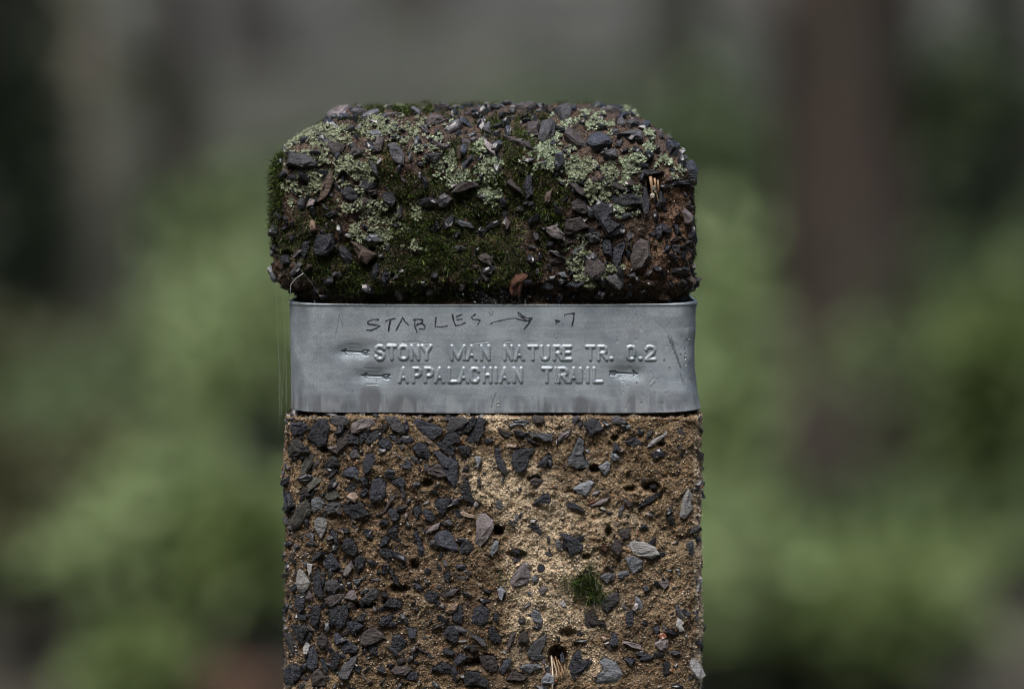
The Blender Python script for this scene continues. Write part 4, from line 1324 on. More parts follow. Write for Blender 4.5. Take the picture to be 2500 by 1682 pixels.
row([('S', 914, 941), ('T', 944, 969), ('O', 971, 999), ('N', 1001, 1026), ('Y', 1028, 1055), ('M', 1099, 1138), ('A', 1138, 1165), ('N', 1171, 1198),
     ('N', 1228, 1254), ('A', 1255, 1281), ('T', 1288, 1314), ('U', 1318, 1343), ('R', 1349, 1374), ('E', 1372, 1397), ('T', 1429, 1454), ('R', 1457, 1484),
     ('.', 1486, 1500), ('0', 1528, 1553), ('.', 1557, 1571), ('2', 1574, 1602)], 846, 877, 1200, 0.002)
row([('A', 972, 998), ('P', 1005, 1030), ('P', 1034, 1059), ('A', 1060, 1086), ('L', 1092, 1117), ('A', 1119, 1145), ('C', 1146, 1172), ('H', 1178, 1202),
     ('I', 1200, 1222), ('A', 1219, 1245), ('N', 1251, 1277), ('T', 1322, 1348), ('I', 1348, 1366, .55), ('R', 1361, 1387), ('A', 1388, 1414), ('I', 1408, 1428, .7), ('I', 1425, 1445),
     ('L', 1446, 1473)], 900, 932, 1200, 0.0)

ARR = [(conv(RB, (680, 605, 890, 615)), conv(RB, (680, 605, 705, 600, 722, 585)), conv(RB, (680, 605, 712, 618, 725, 645)), conv(RB, (890, 615, 918, 598, 972, 600, 945, 622, 965, 648, 915, 645, 890, 615)), conv(RB, (915, 625, 945, 622))),
       (conv(RB, (890, 865, 1110, 873)), conv(RB, (890, 865, 925, 862, 945, 842)), conv(RB, (890, 865, 925, 872, 942, 892)), conv(RB, (1110, 873, 1140, 857, 1197, 860, 1172, 882, 1190, 902, 1140, 902, 1110, 873)), conv(RB, (1140, 882, 1172, 882))),
       (conv(RC, (1345, 810, 1550, 817)), conv(RC, (1550, 817, 1525, 806, 1508, 788)), conv(RC, (1550, 817, 1530, 824, 1515, 838)), conv(RC, (1345, 810, 1320, 791, 1265, 794, 1285, 809, 1268, 828, 1325, 828, 1345, 810)), conv(RC, (1285, 809, 1325, 810)))]


def seg_d(X, Y, line, pad=14):
    """distance in photo pixels from every point to a polyline, inf where far"""
    D = np.full(len(X), 99.0)
    for (x1, y1), (x2, y2) in zip(line[:-1], line[1:]):
        s = np.where((X > min(x1, x2) - pad) & (X < max(x1, x2) + pad) & (Y > min(y1, y2) - pad) & (Y < max(y1, y2) + pad))[0]
        if not len(s): continue
        dx, dy = x2 - x1, y2 - y1
        t = np.clip(((X[s] - x1) * dx + (Y[s] - y1) * dy) / (dx * dx + dy * dy + 1e-9), 0, 1)
        D[s] = np.minimum(D[s], np.hypot(X[s] - x1 - t * dx, Y[s] - y1 - t * dy))
    return D


bw, br = W0 - 0.0026, 0.0105
ba = bw - br
nF, nC = 940, 40
xs = [('BL', t) for t in np.linspace(0, 1, 12, endpoint=False)] + [('KL', t) for t in np.linspace(0, 1, 8, endpoint=False)] + [('L', t) for t in np.linspace(0, 1, 40, endpoint=False) ** 0.7] + [('CL', t) for t in np.linspace(0, 1, nC, endpoint=False)] + \
     [('F', t) for t in np.linspace(0, 1, nF, endpoint=False)] + [('CR', t) for t in np.linspace(0, 1, nC, endpoint=False)] + \
     [('R', t) for t in 1 - (1 - np.linspace(0, 1, 40, endpoint=False)) ** 0.7] + [('KR', t) for t in np.linspace(0, 1, 8, endpoint=False)] + [('BR', t) for t in np.linspace(0, 1, 12)]
C2 = []
for k_, t in xs:
    if k_ == 'F': C2.append((-ba + 2 * ba * t, -bw, 0, -1))
    elif k_ == 'L': C2.append((-bw, ba - 2 * ba * t, -1, 0))
    elif k_ == 'R': C2.append((bw, -ba + 2 * ba * t, 1, 0))
    elif k_ == 'BL': C2.append((0.01 - (ba + 0.01) * t, bw, 0, 1))
    elif k_ == 'BR': C2.append((ba - (ba + 0.01) * t, bw + 0.0006 * t, 0, 1))
    else:
        a = t * math.pi / 2
        if k_ == 'KL': C2.append((-ba - br * math.sin(a), ba + br * math.cos(a), -math.sin(a), math.cos(a)))
        elif k_ == 'KR': C2.append((ba + br * math.cos(a), ba + br * math.sin(a), math.cos(a), math.sin(a)))
        elif k_ == 'CL': C2.append((-ba - br * math.cos(a), -ba - br * math.sin(a), -math.cos(a), -math.sin(a)))
        else: C2.append((ba + br * math.sin(a), -ba - br * math.cos(a), math.sin(a), -math.cos(a)))
C2 = np.array(C2)
nvz = 270
zt = np.linspace(zz(744.5), zz(1010), nvz)
BV = np.zeros((nvz, len(C2), 3)); BN = np.zeros_like(BV)
BV[..., 0] = XC + C2[None, :, 0]; BV[..., 1] = YC + C2[None, :, 1]; BV[..., 2] = zt[:, None]
BN[..., 0] = C2[None, :, 2]; BN[..., 1] = C2[None, :, 3]
bshape = BV.shape[:2]
BV[..., 2] += 0.0011 * np.clip(np.abs(BV[..., 0] - XC) / bw, 0, 1) ** 6 + 0.00012 * np.sin(BV[..., 0] * 95) * (np.arange(nvz)[:, None] / nvz)
BP = BV.reshape(-1, 3); BNN = BN.reshape(-1, 3)
bx, by = to_px(BP)
front = BNN[:, 1] < -0.25
bx = np.where(front, bx, -9e3)
hgt = 0.00022 * fbm(BP, 0.03, 3, 101) + 0.00004 * noise3(BP, 0.006, 105)
# the flare and the wrinkles at the right bend, the flat left end
xr = np.clip((BP[:, 0] - (XC + 0.055)) / 0.028, 0, 1); zb = np.clip((zz(900) - BP[:, 2]) / (zz(900) - zz(1010)), 0, 1); ztp = np.clip((BP[:, 2] - zz(800)) / (zz(745) - zz(800)), 0, 1)
hgt = hgt + xr * (0.0033 * zb ** 1.8 + 0.0006 * ztp)
hgt = hgt + xr * 0.0005 * noise3(BP * np.array([0.5, 0.5, 1]), 0.006, 111)
xl = np.clip(((XC - 0.06) - BP[:, 0]) / 0.024, 0, 1)
hgt = hgt + xl * 0.0002 * noise3(BP, 0.012, 113)
# panel round the lettering is pressed a little
hm = np.zeros(len(BP))
raised = np.zeros(len(BP)); owner = np.full(len(BP), -1)
for q, (ch, x0, x1, y0, y1, st) in enumerate(TXT):
    D = np.full(len(BP), 99.0)
    for s in GL[ch]:
        D = np.minimum(D, seg_d(bx, by, [(x0 + s[i] * (x1 - x0), y0 + s[i + 1] * (y1 - y0)) for i in range(0, len(s), 2)]))
    wd = 5.3 if ch != '.' else 5.8
    r_ = np.clip(1 - (D / wd) ** 2, 0, 1) ** 0.85 * st
    up = r_ > raised
    raised = np.maximum(raised, r_)
    own = (D < 7.6) & ((owner < 0) | up)
    owner[own] = q
    # the sheet is drawn down round each letter
    hm = np.minimum(hm, -0.16 * st * np.exp(-(D / 9.0) ** 2))
hgt = hgt + 0.00055 * raised + 0.00060 * hm
SX = [(926, 1055), (1101, 1195), (1232, 1395), (1431, 1481)]
groove = np.zeros(len(BP))
for q, A in enumerate(ARR):
    D = np.full(len(BP), 99.0)
    for s in A: D = np.minimum(D, seg_d(bx, by, s))
    g_ = np.clip(1 - (D / 2.3) ** 2, 0, 1)
    groove = np.maximum(groove, g_)
    sh = A[0]; mx, my = (sh[0][0] + sh[1][0]) / 2, (sh[0][1] + sh[1][1]) / 2
    ex = np.clip((np.abs(bx - mx) - 18) / 22, 0, 9)
    dent = np.exp(-(ex ** 2) - ((by - my) / 16.0) ** 2)
    hgt = hgt - 0.0008 * dent
    owner[(D < 5.0)] = len(TXT) + q
hgt = hgt - 0.00075 * groove
# struck outline of the die above the letters
for ln in (conv(RB, (750, 532, 870, 538)), conv(RB, (1165, 512, 1250, 508)), conv(RB, (1290, 515, 1380, 505)), conv(RB, (1400, 510, 1500, 505)), conv(RB, (1540, 520, 1640, 516)),
           conv(RB, (925, 790, 1065, 795)), conv(RB, (950, 960, 1070, 962)), conv(RB, (2110, 515, 2250, 500)), conv(RC, (1385, 893, 1420, 898, 1415, 920)), conv(RC, (570, 730, 640, 725)),
           conv(RC, (170, 490, 240, 480)), conv(RC, (400, 488, 520, 486)), conv(RB, (1545, 755, 1620, 748)), conv(RC, (950, 740, 990, 760)), conv(RC, (1690, 790, 1720, 860, 1680, 910))):
    D = seg_d(bx, by, ln)
    hgt = hgt - 0.00012 * np.clip(1 - (D / 1.6) ** 2, 0, 1)
# overstruck scratches over T R A I
rs = random.Random(5)
for i in range(26):
    x = 1352 + rs.uniform(0, 80); y = rs.uniform(900, 915)
    D = seg_d(bx, by, [(x, y), (x + rs.uniform(-4, 6), y + rs.uniform(8, 20))])
    hgt = hgt + rs.choice([-1, 1]) * 0.00014 * np.clip(1 - (D / 1.4) ** 2, 0, 1)
for i in range(26):   # small knocks
    x = rs.uniform(1500, 1690); y = rs.uniform(760, 1000); w = rs.uniform(1.5, 4)
    hgt = hgt - 0.00015 * np.exp(-((bx - x) / w) ** 2 - ((by - y) / (w * 1.6)) ** 2)
# rolled top rim
hgt = hgt + 0.00035 * np.exp(-((BP[:, 2] - zt[0]) / 0.0006) ** 2)
ink = np.zeros((len(BP), 3))
for s, w, ln in INK:
    D = seg_d(bx, by, ln)
    wob = 0.75 + 0.35 * noise3(BP, 0.0012, 131)
    ink[:, 0] = np.maximum(ink[:, 0], s * np.clip((w * 1.22 * wob - D) / 1.0 + 0.6, 0, 1))
for s, w, ln in SCR:
    D = seg_d(bx, by, ln)
    ink[:, 0] = np.maximum(ink[:, 0], 0.8 * s * np.clip((w - D) / 0.8 + 0.4, 0, 1))
# damp runs along the lower edge, painted shade above the arrow dents
n1 = fbm(BP * np.array([1, 1, 0.35]), 0.007, 4, 141)
lowm = np.clip((by - 940) / 60, 0, 1)
lx = ell(bx, by, [(905, 975, 28, 34, .9), (790, 985, 80, 26, .6), (1000, 992, 60, 30, .6), (1570, 985, 40, 40, .5), (1390, 992, 90, 22, .5), (1640, 985, 40, 30, .7), (740, 800, 14, 60, .35),
                  (725, 935, 16, 50, .3), (880, 835, 40, 10, .55), (930, 892, 42, 10, .6), (1510, 888, 44, 12, .5), (1550, 818, 14, 14, .35), (830, 755, 12, 8, .35), (1690, 860, 10, 90, .4), (1265, 990, 20, 24, .4)])
ink[:, 1] = np.clip(lx * (0.75 + 0.5 * n1) + np.clip(n1 * 2.2 - 0.15, 0, 1) * lowm * 0.4, 0, 0.85)
ink[:, 1] = np.maximum(ink[:, 1], 0.35 * np.exp(-((by - 744.5 - 262) / 4.0) ** 2) * (bx > 0))
st_ = fbm(BP * np.array([1, 1, 0.12]), 0.0019, 4, 151)      # runs drawn down to the lower edge
edge_n = fbm(BP * np.array([1, 1, 0.02]), 0.006, 3, 155)
ink[:, 1] = np.clip(ink[:, 1] + np.clip((by - 962 + 60 * edge_n) / 22, 0, 1) * np.clip(st_ * 1.6 + .08, 0, .34), 0, .8)
sc_ = np.clip((by - 975 + 50 * edge_n) / 14, 0, 1) * np.clip(-st_ * 2.6, 0, .45)
for q in range(60):
    x = rs.uniform(700, 1700); y = rs.uniform(750, 1000); a = rs.uniform(-.6, .6); l_ = rs.uniform(8, 60)
    D = seg_d(bx, by, [(x, y), (x + l_ * math.cos(a), y + l_ * math.sin(a))])
    sc_ = np.maximum(sc_, 0.35 * np.clip(1 - D / 0.9, 0, 1))
ink[:, 2] = np.clip(sc_ + 0.16 * np.clip(raised - 0.5, 0, 1), 0, 1)
BPd = BP + BNN * hgt[:, None]
nu = bshape[1]
i = np.arange(nvz - 1)[:, None] * nu; j = np.arange(nu - 1)[None, :]
BF = np.stack([i, ], -1)
BF = np.stack([i + j, i + j + nu, i + j + nu + 1, i + j + 1], -1).reshape(-1, 4)
fo = owner[BF]
fown = np.where((fo >= 0).any(1), fo.max(1), -1)


def submesh(name, faces, parent, **kw):
    u, inv = np.unique(faces.ravel(), return_inverse=True)
    ob = mesh_np(name, BPd[u], inv.reshape(faces.shape), M_METAL, parent, True, ink[u], 'ink')
    return ob


# thickness: the edge of the sheet, top and bottom, and its inner face
inner = BPd - BNN * 0.0009
rim = []
nb = len(BPd)
top = np.arange(nu); bot = (nvz - 1) * nu + np.arange(nu)
allV = np.concatenate([BPd, inner[top], inner[bot]])
rt = np.stack([top[:-1], top[1:], nb + np.arange(1, nu), nb + np.arange(nu - 1)], -1)
rb = np.stack([bot[1:], bot[:-1], nb + nu + np.arange(nu - 1), nb + nu + np.arange(1, nu)], -1)
rin = np.stack([nb + np.arange(nu - 1), nb + np.arange(1, nu), nb + nu + np.arange(1, nu), nb + nu + np.arange(nu - 1)], -1)
FB = np.concatenate([BF[fown < 0], rt, rb])
u, inv = np.unique(FB.ravel(), return_inverse=True)
inkA = np.concatenate([ink, np.zeros((2 * nu, 3))]); inkA[nb:, 2] = 0.5
band = mesh_np('metal_band', allV[u], inv.reshape(FB.shape), M_METAL, post, True, inkA[u], 'ink')
band['label'] = 'grey metal band stamped with trail names and arrows, STABLES written on it in pen'
# rim of the sheet keeps a crisp edge
me = band.data
sm = np.ones(len(me.polygons), bool); sm[-len(rt) - len(rb):] = False
me.polygons.foreach_set('use_smooth', sm)
for q in range(len(TXT) + len(ARR)):
    ff = BF[fown == q]
    if len(ff):
        o = submesh('letter' if q < len(TXT) else 'arrow', ff, band)
        o['label'] = ('raised stamped character %s on the metal band' % TXT[q][0]) if q < len(TXT) else ['arrow pointing left before STONY', 'arrow pointing left before APPALACHIAN', 'arrow pointing right after TRAIL'][q - len(TXT)]

BBVH = BVHTree.FromPolygons([tuple(v) for v in BP[::1].reshape(*bshape, 3)[::6, ::6].reshape(-1, 3)],
                            [(a * len(range(0, nu, 6)) + b, a * len(range(0, nu, 6)) + b + 1, (a + 1) * len(range(0, nu, 6)) + b + 1, (a + 1) * len(range(0, nu, 6)) + b)
                             for a in range(len(range(0, nvz, 6)) - 1) for b in range(len(range(0, nu, 6)) - 1)])


# ------------------------------------------------------------------ water, webs, straws
def tube_np(pts, r0, r1=None, k=5):
    pts = np.array(pts, float); n = len(pts)
    r1 = r0 if r1 is None else r1
    T = np.gradient(pts, axis=0); T /= np.linalg.norm(T, axis=1, keepdims=True) + 1e-12
    ref = np.array([0.3, 0.9, 0.2])
    A = np.cross(T, ref); A /= np.linalg.norm(A, axis=1, keepdims=True) + 1e-12
    B = np.cross(T, A)
    rr = np.linspace(r0, r1, n)
    V_, F_ = [], []
    for i in range(n):
        for q in range(k):
            a = 2 * math.pi * q / k
            V_.append(pts[i] + rr[i] * (math.cos(a) * A[i] + math.sin(a) * B[i]))
    for i in range(n - 1):
        for q in range(k):
            a, b = i * k + q, i * k + (q + 1) % k
            F_ += [(a, b, b + k), (a, b + k, a + k)]
    for q in range(1, k - 1):
        F_ += [(0, q + 1, q), ((n - 1) * k, (n - 1) * k + q, (n - 1) * k + q + 1)]
    return np.array(V_), np.array(F_)


def join_np(L):
    V_, F_, o = [], [], 0
    for v, f in L:
        V_.append(v); F_.append(f + o); o += len(v)
    return np.concatenate(V_), np.concatenate(F_)


def dome_np(c, n, r, flat=0.55, sx=1.0, sz=1.0):
    T, B, Nn = frame(n)
    V_, F_ = [], []
    K, Lr = 10, 4
    for l in range(Lr):
        a = l / Lr * math.pi / 2
        for q in range(K):
            t = 2 * math.pi * q / K
            V_.append(c + r * (math.cos(a) * (math.cos(t) * T * sx + math.sin(t) * B * sz) + math.sin(a) * flat * Nn) - Nn * 0.00005)
    V_.append(c + r * flat * Nn)
    for l in range(Lr - 1):
        for q in range(K):
            a, b = l * K + q, l * K + (q + 1) % K
            F_ += [(a, b, b + K), (a, b + K, a + K)]
    for q in range(K): F_.append(((Lr - 1) * K + q, (Lr - 1) * K + (q + 1) % K, Lr * K))
    for q in range(1, K - 1): F_.append((0, q + 1, q))
    return np.array(V_), np.array(F_)


rs = random.Random(11)
dr = []
for q in range(16):      # drops on the right bend of the band
    x, y = rs.uniform(1655, 1692), rs.uniform(765, 960)
    h, n_, _, _ = BBVH.ray_cast(Vector(CLOC), Vector(ray(x, y)))
    if h is None: continue
    nn = np.array(n_)
    if nn[1] > 0: nn = -nn
    dr.append(dome_np(np.array(h) + nn * 0.0002, nn, rs.uniform(.0002, .00045), .45, 1, 1.5))
for x, y, r in ((1216, 985, .9), (1300, 972, .5), (1555, 935, .8), (1597, 935, .7), (1666, 938, .9), (1517, 962, .5), (1542, 967, .6), (1622, 880, .8), (1634, 898, .6), (1512, 952, .5), (1668, 940, .7)):
    h, n_, _, _ = BBVH.ray_cast(Vector(CLOC), Vector(ray(x, y)))
    if h is not None:
        nn = np.array(n_); nn = -nn if nn[1] > 0 else nn
        dr.append(dome_np(np.array(h) + nn * 0.00015, nn, r * .0007, .35, .8, 1.3))
v_, f_ = join_np(dr)
tag(mesh_np('water_drops', v_, f_, M_WATER, None, True, loc=tuple(v_.mean(0))), 'tiny clear water drops clinging to the right side of the metal band', 'water drops', kind='stuff')
dr = []
for q in range(150):
    x = rs.gauss(1212, 50); y = 740 - abs(rs.gauss(0, 14))
    nn = np.array([rs.uniform(-.5, .5), -.8, rs.uniform(.1, 1.2)]); nn /= np.linalg.norm(nn)
    dr.append(dome_np(at(x, y, .0022 + rs.uniform(-.0006, .001)), nn, rs.uniform(.00018, .00055), .8))
v_, f_ = join_np(dr)
tag(mesh_np('wet_slime', v_, f_, M_WATER, None, True, loc=tuple(v_.mean(0))), 'glistening clear jelly and droplets on the moss just above the middle of the metal band', 'slime', kind='stuff')

web = empty('cobweb', tuple(at(680, 860, 0.004)))
tag(web, 'fine cobweb threads hanging past the left edge of the metal band', 'cobweb')


def strand(p, r=0.000022):
    pts = [at(x, y, dd) for x, y, dd in p]
    C_ = []
    for i in range(len(pts) - 1):
        for t in np.linspace(0, 1, 6, endpoint=False):
            c = pts[i] * (1 - t) + pts[i + 1] * t
            C_.append(c)
    C_.append(pts[-1])
    v, f = tube_np(C_, r, r, 4)
    mesh_np('thread', v, f, M_SILK, web, True)


for p in ([(676, 695, -.001), (676, 800, 0), (683, 930, .001), (681, 1070, -.001)], [(686, 700, .002), (698, 820, .003), (700, 1008, -.001)], [(673, 690, 0), (680, 860, .002), (690, 990, 0)],
          [(706, 735, -.002), (704, 800, -.001), (711, 900, -.002), (722, 1015, -.001)], [(693, 715, .004), (695, 850, .004), (685, 1040, .0)],
          [(768, 735, -.0012), (778, 800, -.0018), (778, 900, -.0015), (776, 1003, -.0004)], [(778, 905, -.0018), (795, 930, -.0012)], [(735, 795, -.0012), (710, 820, -.0016), (704, 860, -.0012)],
          [(706, 900, -.002), (713, 960, -.002), (720, 1000, -.001)], [(800, 745, -.001), (780, 790, -.0015), (778, 815, -.0018)], [(716, 640, -.003), (735, 660, -.004), (760, 690, -.003), (790, 736, -.001)],
          [(1680, 640, .0), (1693, 690, .002), (1690, 735, .001)]):
    strand(p)
v, f = tube_np([at(740, 668, -.004), at(722, 680, -.0035), at(710, 695, -.003), at(709, 715, -.002), at(703, 735, -.001)], .00015, .0001, 5)
mesh_np('thread', v, f, M_SILK, web, True)

h, _n = hit(1365, 1630)
st = empty('straw_bundle', tuple(h))
tag(st, 'bundle of dry brown straws stuck in a hole near the bottom of the post', 'straws')
for (x1, y1, x2, y2, r, m) in ((1350, 1606, 1362, 1660, .00028, 0), (1356, 1602, 1366, 1655, .0003, 0), (1362, 1610, 1378, 1650, .0003, 0), (1358, 1620, 1372, 1658, .00022, 0), (1368, 1618, 1371, 1652, .0002, 0),
                               (1346, 1600, 1348, 1690, .00036, 1), (1350, 1612, 1360, 1655, .00018, 1), (1372, 1606, 1380, 1640, .0003, 0)):
    a, b = at(x1, y1, .003), at(x2, y2, -.0016)
    mid = (a + b) / 2 + np.array([.0004, -.0012, 0])
    v, f = tube_np([a, (a + mid) / 2 + np.array([0, -.0003, 0]), mid, (mid + b) / 2, b], r, r * .7, 6)
    mesh_np('straw', v, f, M_PALE if m else M_STRAW, st, True)

h, _n = hit(1595, 460)
hk = empty('dry_husk', tuple(h))
tag(hk, 'dry brown husk with white flecks in a cleft, right side of the head', 'husk')
for (x1, y1, x2, y2, r) in ((1588, 432, 1596, 500, .0007), (1598, 436, 1602, 478, .0005), (1602, 470, 1612, 512, .00022), (1606, 440, 1608, 480, .0004)):
    a, b = at(x1, y1, -.0012), at(x2, y2, -.001)
    v, f = tube_np([a, (a * .7 + b * .3) + np.array([0, -.0009, 0]), (a + b) / 2 + np.array([0, -.001, 0]), b], r, r * .5, 6)
    mesh_np('twig', v, f, M_STRAW, hk, True)
for (x, y, r) in ((1596, 459, .0009), (1593, 478, .0010), (1600, 468, .0005)):
    v, f = stone_np([(r * math.cos(a), r * 1.1 * math.sin(a)) for a in np.linspace(0, 6.28, 7)[:-1]], r * .5, int(x), .0004)
    o = at(x, y, -.0026)
    vw = o + v[:, :1] * np.array([1, 0, 0]) + v[:, 1:2] * np.array([0, 0, 1]) + v[:, 2:] * np.array([0, -1, 0])
    mesh_np('white_fleck', vw, f, ST['w'], hk, False)


# ------------------------------------------------------------------ the wood behind
def ground_h(x, y):
    s = np.clip(y - 6.5, 0, None)
    return 0.17 * s * (1 - np.exp(-s / 3.0)) - 0.00012 * np.clip(y - 60, 0, None) ** 2 * 0 + 0.06 * np.sin(x * 0.7 + y * 0.4) * np.clip(y / 6, 0, 1)


gy = np.concatenate([np.linspace(-6, 14, 81), np.geomspace(14.5, 420, 50)])
gx = np.concatenate([-np.geomspace(260, 6.2, 30), np.linspace(-6, 6, 61), np.geomspace(6.2, 260, 30)])
GX, GY = np.meshgrid(gx, gy)
GP = np.stack([GX, GY, ground_h(GX, GY)], -1).reshape(-1, 3)
GP[:, 2] += 0.03 * fbm(GP, 0.8, 3, 201)
nx_ = len(gx)
i = np.arange(len(gy) - 1)[:, None] * nx_; j = np.arange(nx_ - 1)[None, :]
GF = np.stack([i + j, i + j + 1, i + nx_ + j + 1, i + nx_ + j], -1).reshape(-1, 4)
t = NT('leaf_litter')
a = t.noise(1.1, 4, 0.6); b = t.noise(14, 5, 0.7)
c = t.mix((0.033, 0.032, 0.025), (0.070, 0.067, 0.053), t.ramp(a, [(0.35, 0.0), (0.65, 1.0)]))
c = t.mix(c, (0.05, 0.06, 0.03), t.ramp(t.noise(0.5, 3), [(0.5, 0.0), (0.7, 0.6)]))
c = t.mix(c, t.ramp(b, [(0.3, 0.6), (0.7, 1.35)]), 1.0, 'MULTIPLY')
t.link(c, t.b.inputs['Base Color']); t.set(Roughness=0.9, Specular_IOR_Level=0.15)
t.link(t.bump(b, 0.03), t.b.inputs['Normal'])
tag(mesh_np('forest_floor', GP, GF, t.m, None, True), kind='structure')


def hgt_at(x, y): return float(ground_h(np.array(x), np.array(y)))


def bark(name, c1, c2, c3):
    t = NT(name)
    mp = t.new('ShaderNodeMapping'); t.link(t.coord(), mp.inputs[0]); mp.inputs['Scale'].default_value = (1, 1, 0.25)
    n = t.noise(26, 6, 0.7, mp.outputs[0])
    c = t.mix(c1, c2, t.ramp(n, [(0.35, 0.0), (0.65, 1.0)]))
    c = t.mix(c, c3, t.ramp(t.noise(2.4, 3, 0.5), [(0.48, 0.0), (0.66, 0.8)]))
    t.link(c, t.b.inputs['Base Color']); t.set(Roughness=0.85, Specular_IOR_Level=0.2)
    t.link(t.bump(n, 0.02), t.b.inputs['Normal'])
    return t.m


BK1 = bark('brown_bark', (0.024, 0.019, 0.0155), (0.062, 0.050, 0.041), (0.045, 0.043, 0.034))
BK2 = bark('grey_bark', (0.15, 0.14, 0.11), (0.34, 0.32, 0.26), (0.12, 0.125, 0.095))
BK3 = bark('dark_bark', (0.02, 0.018, 0.018), (0.045, 0.04, 0.038), (0.035, 0.042, 0.03))


def limb_np(pts, rad, k=14, seed=0, rough=0.08):
    pts = np.array(pts, float); n = len(pts)
    # subdivide
    tt = np.linspace(0, n - 1, (n - 1) * 8 + 1)
    PT = np.stack([np.interp(tt, np.arange(n), pts[:, c]) for c in range(3)], -1)
    RR = np.interp(tt, np.arange(n), rad)
    T = np.gradient(PT, axis=0); T /= np.linalg.norm(T, axis=1, keepdims=True)
    A = np.cross(T, np.array([0.1, 1, 0.05])); A /= np.linalg.norm(A, axis=1, keepdims=True); B = np.cross(T, A)
    V_ = []
    for i in range(len(PT)):
        for q in range(k):
            a = 2 * math.pi * q / k
            V_.append(PT[i] + RR[i] * (math.cos(a) * A[i] + math.sin(a) * B[i]))
    V_ = np.array(V_)
    nn = fbm(V_, 0.25, 3, seed)
    cen = np.repeat(PT, k, 0)
    V_ = cen + (V_ - cen) * (1 + rough * 2 * nn[:, None])
    F_ = []
    for i in range(len(PT) - 1):
        for q in range(k):
            a, b = i * k + q, i * k + (q + 1) % k
            F_.append((a, b, b + k, a + k))
    return V_, np.array(F_)


LEAF_O = np.array([(0, 0), (.35, .28), (.75, .22), (1, 0), (.75, -.22), (.35, -.28)])


def leaves_np(P0, D0, size, cols, r, wide=1.0):
    n = len(P0)
    D0 = D0 / (np.linalg.norm(D0, axis=1, keepdims=True) + 1e-9)
    S = np.cross(D0, np.array([0, 0, 1.0]) + r.normal(size=(n, 3)) * 0.55); S /= np.linalg.norm(S, axis=1, keepdims=True) + 1e-9
    Nn = np.cross(D0, S)
    fold = np.array([0, .12, .12, -.1, .12, .12])
    W = P0[:, None] + size[:, None, None] * (D0[:, None] * LEAF_O[None, :, :1] + S[:, None] * LEAF_O[None, :, 1:] * wide + Nn[:, None] * fold[None, :, None])
    f = np.array([(0, 1, 2, 3), (0, 3, 4, 5)])[None] + (np.arange(n) * 6)[:, None, None]
    return W.reshape(-1, 3), f.reshape(-1, 4), np.repeat(cols, 6, 0)


def tree(px_, py_base, dist, w_px, lean, mat, label, seed, hgt=5.0, twist=0.12, limbs=(), group='trees in the wood behind'):
    """trunk whose foot is seen near px_, py_base; lean = sideways metres per metre of height"""
    r = random.Random(seed)
    base = at(px_, 900, dist); x0 = base[0]
    z0 = hgt_at(x0, dist)
    rad = w_px / FPX * (dist + 0.95) / 2
    root = empty('tree', (x0, dist, z0))
    tag(root, label, 'tree', group)
    pts, rr = [], []
    for q in range(8):
        h = -0.25 + (hgt + 0.25) * q / 7
        pts.append((x0 + lean * h + r.uniform(-.5, .5) * twist * rad * 2, dist + r.uniform(-1, 1) * 0.1 * rad, z0 + h))
        rr.append(rad * (1.0 + 0.55 * math.exp(-max(h, 0) / 0.22)) * (1 - 0.35 * max(h, 0) / hgt))
    v, f = limb_np(pts, rr, 18, seed)
    mesh_np('trunk', v, f, mat, root, True)
    for (h, dx, dy, dz, r0) in limbs:
        s = np.array([x0 + lean * h, dist, z0 + h])
        e = s + np.array([dx, dy, dz])
        v, f = limb_np([s, s * .5 + e * .5 + np.array([0, 0, -.04]), e], [r0, r0 * .75, r0 * .35], 8, seed + 3)
        mesh_np('branch', v, f, mat, root, True)
    # roots
    for q in range(4):
        a = r.uniform(0, 6.28)
        s = np.array([x0, dist, z0 + .12]); e = s + np.array([math.cos(a) * rad * 2.6, math.sin(a) * rad * 2.0, -.2])
        v, f = limb_np([s, s * .5 + e * .5 + np.array([0, 0, .03]), e], [rad * .5, rad * .32, rad * .1], 8, seed + q)
        mesh_np('root', v, f, mat, root, True)
    # crown: high above the view, loose clumps of leaves on limbs
    rg = np.random.default_rng(seed)
    L_ = []
    for q in range(6):
        a = r.uniform(0, 6.28); ln = r.uniform(.8, 1.7); hh = hgt * r.uniform(.72, .98)
        s = np.array([x0 + lean * hh, dist, z0 + hh]); e = s + np.array([math.cos(a) * ln, math.sin(a) * ln, r.uniform(.3, .9)])
        v, f = limb_np([s, (s + e) / 2, e], [rad * .3, rad * .2, rad * .06], 6, seed + q + 9)
        mesh_np('branch', v, f, mat, root, True)
        for m in range(3):
            c_ = s + (e - s) * r.uniform(.5, 1.05) + rg.normal(size=3) * .15
            L_.append(c_ + rg.normal(size=(60, 3)) * np.array([.34, .34, .2]))
    P0 = np.concatenate(L_); n = len(P0)
    v, f, c3 = leaves_np(P0, rg.normal(size=(n, 3)) + np.array([0, 0, -.3]), rg.uniform(.06, .12, n), np.array([.05, .085, .025]) * rg.uniform(.6, 1.4, (n, 1)), rg, 1.1)
    mesh_np('crown', v, f, M_LEAF, root, False, c3)
    return root


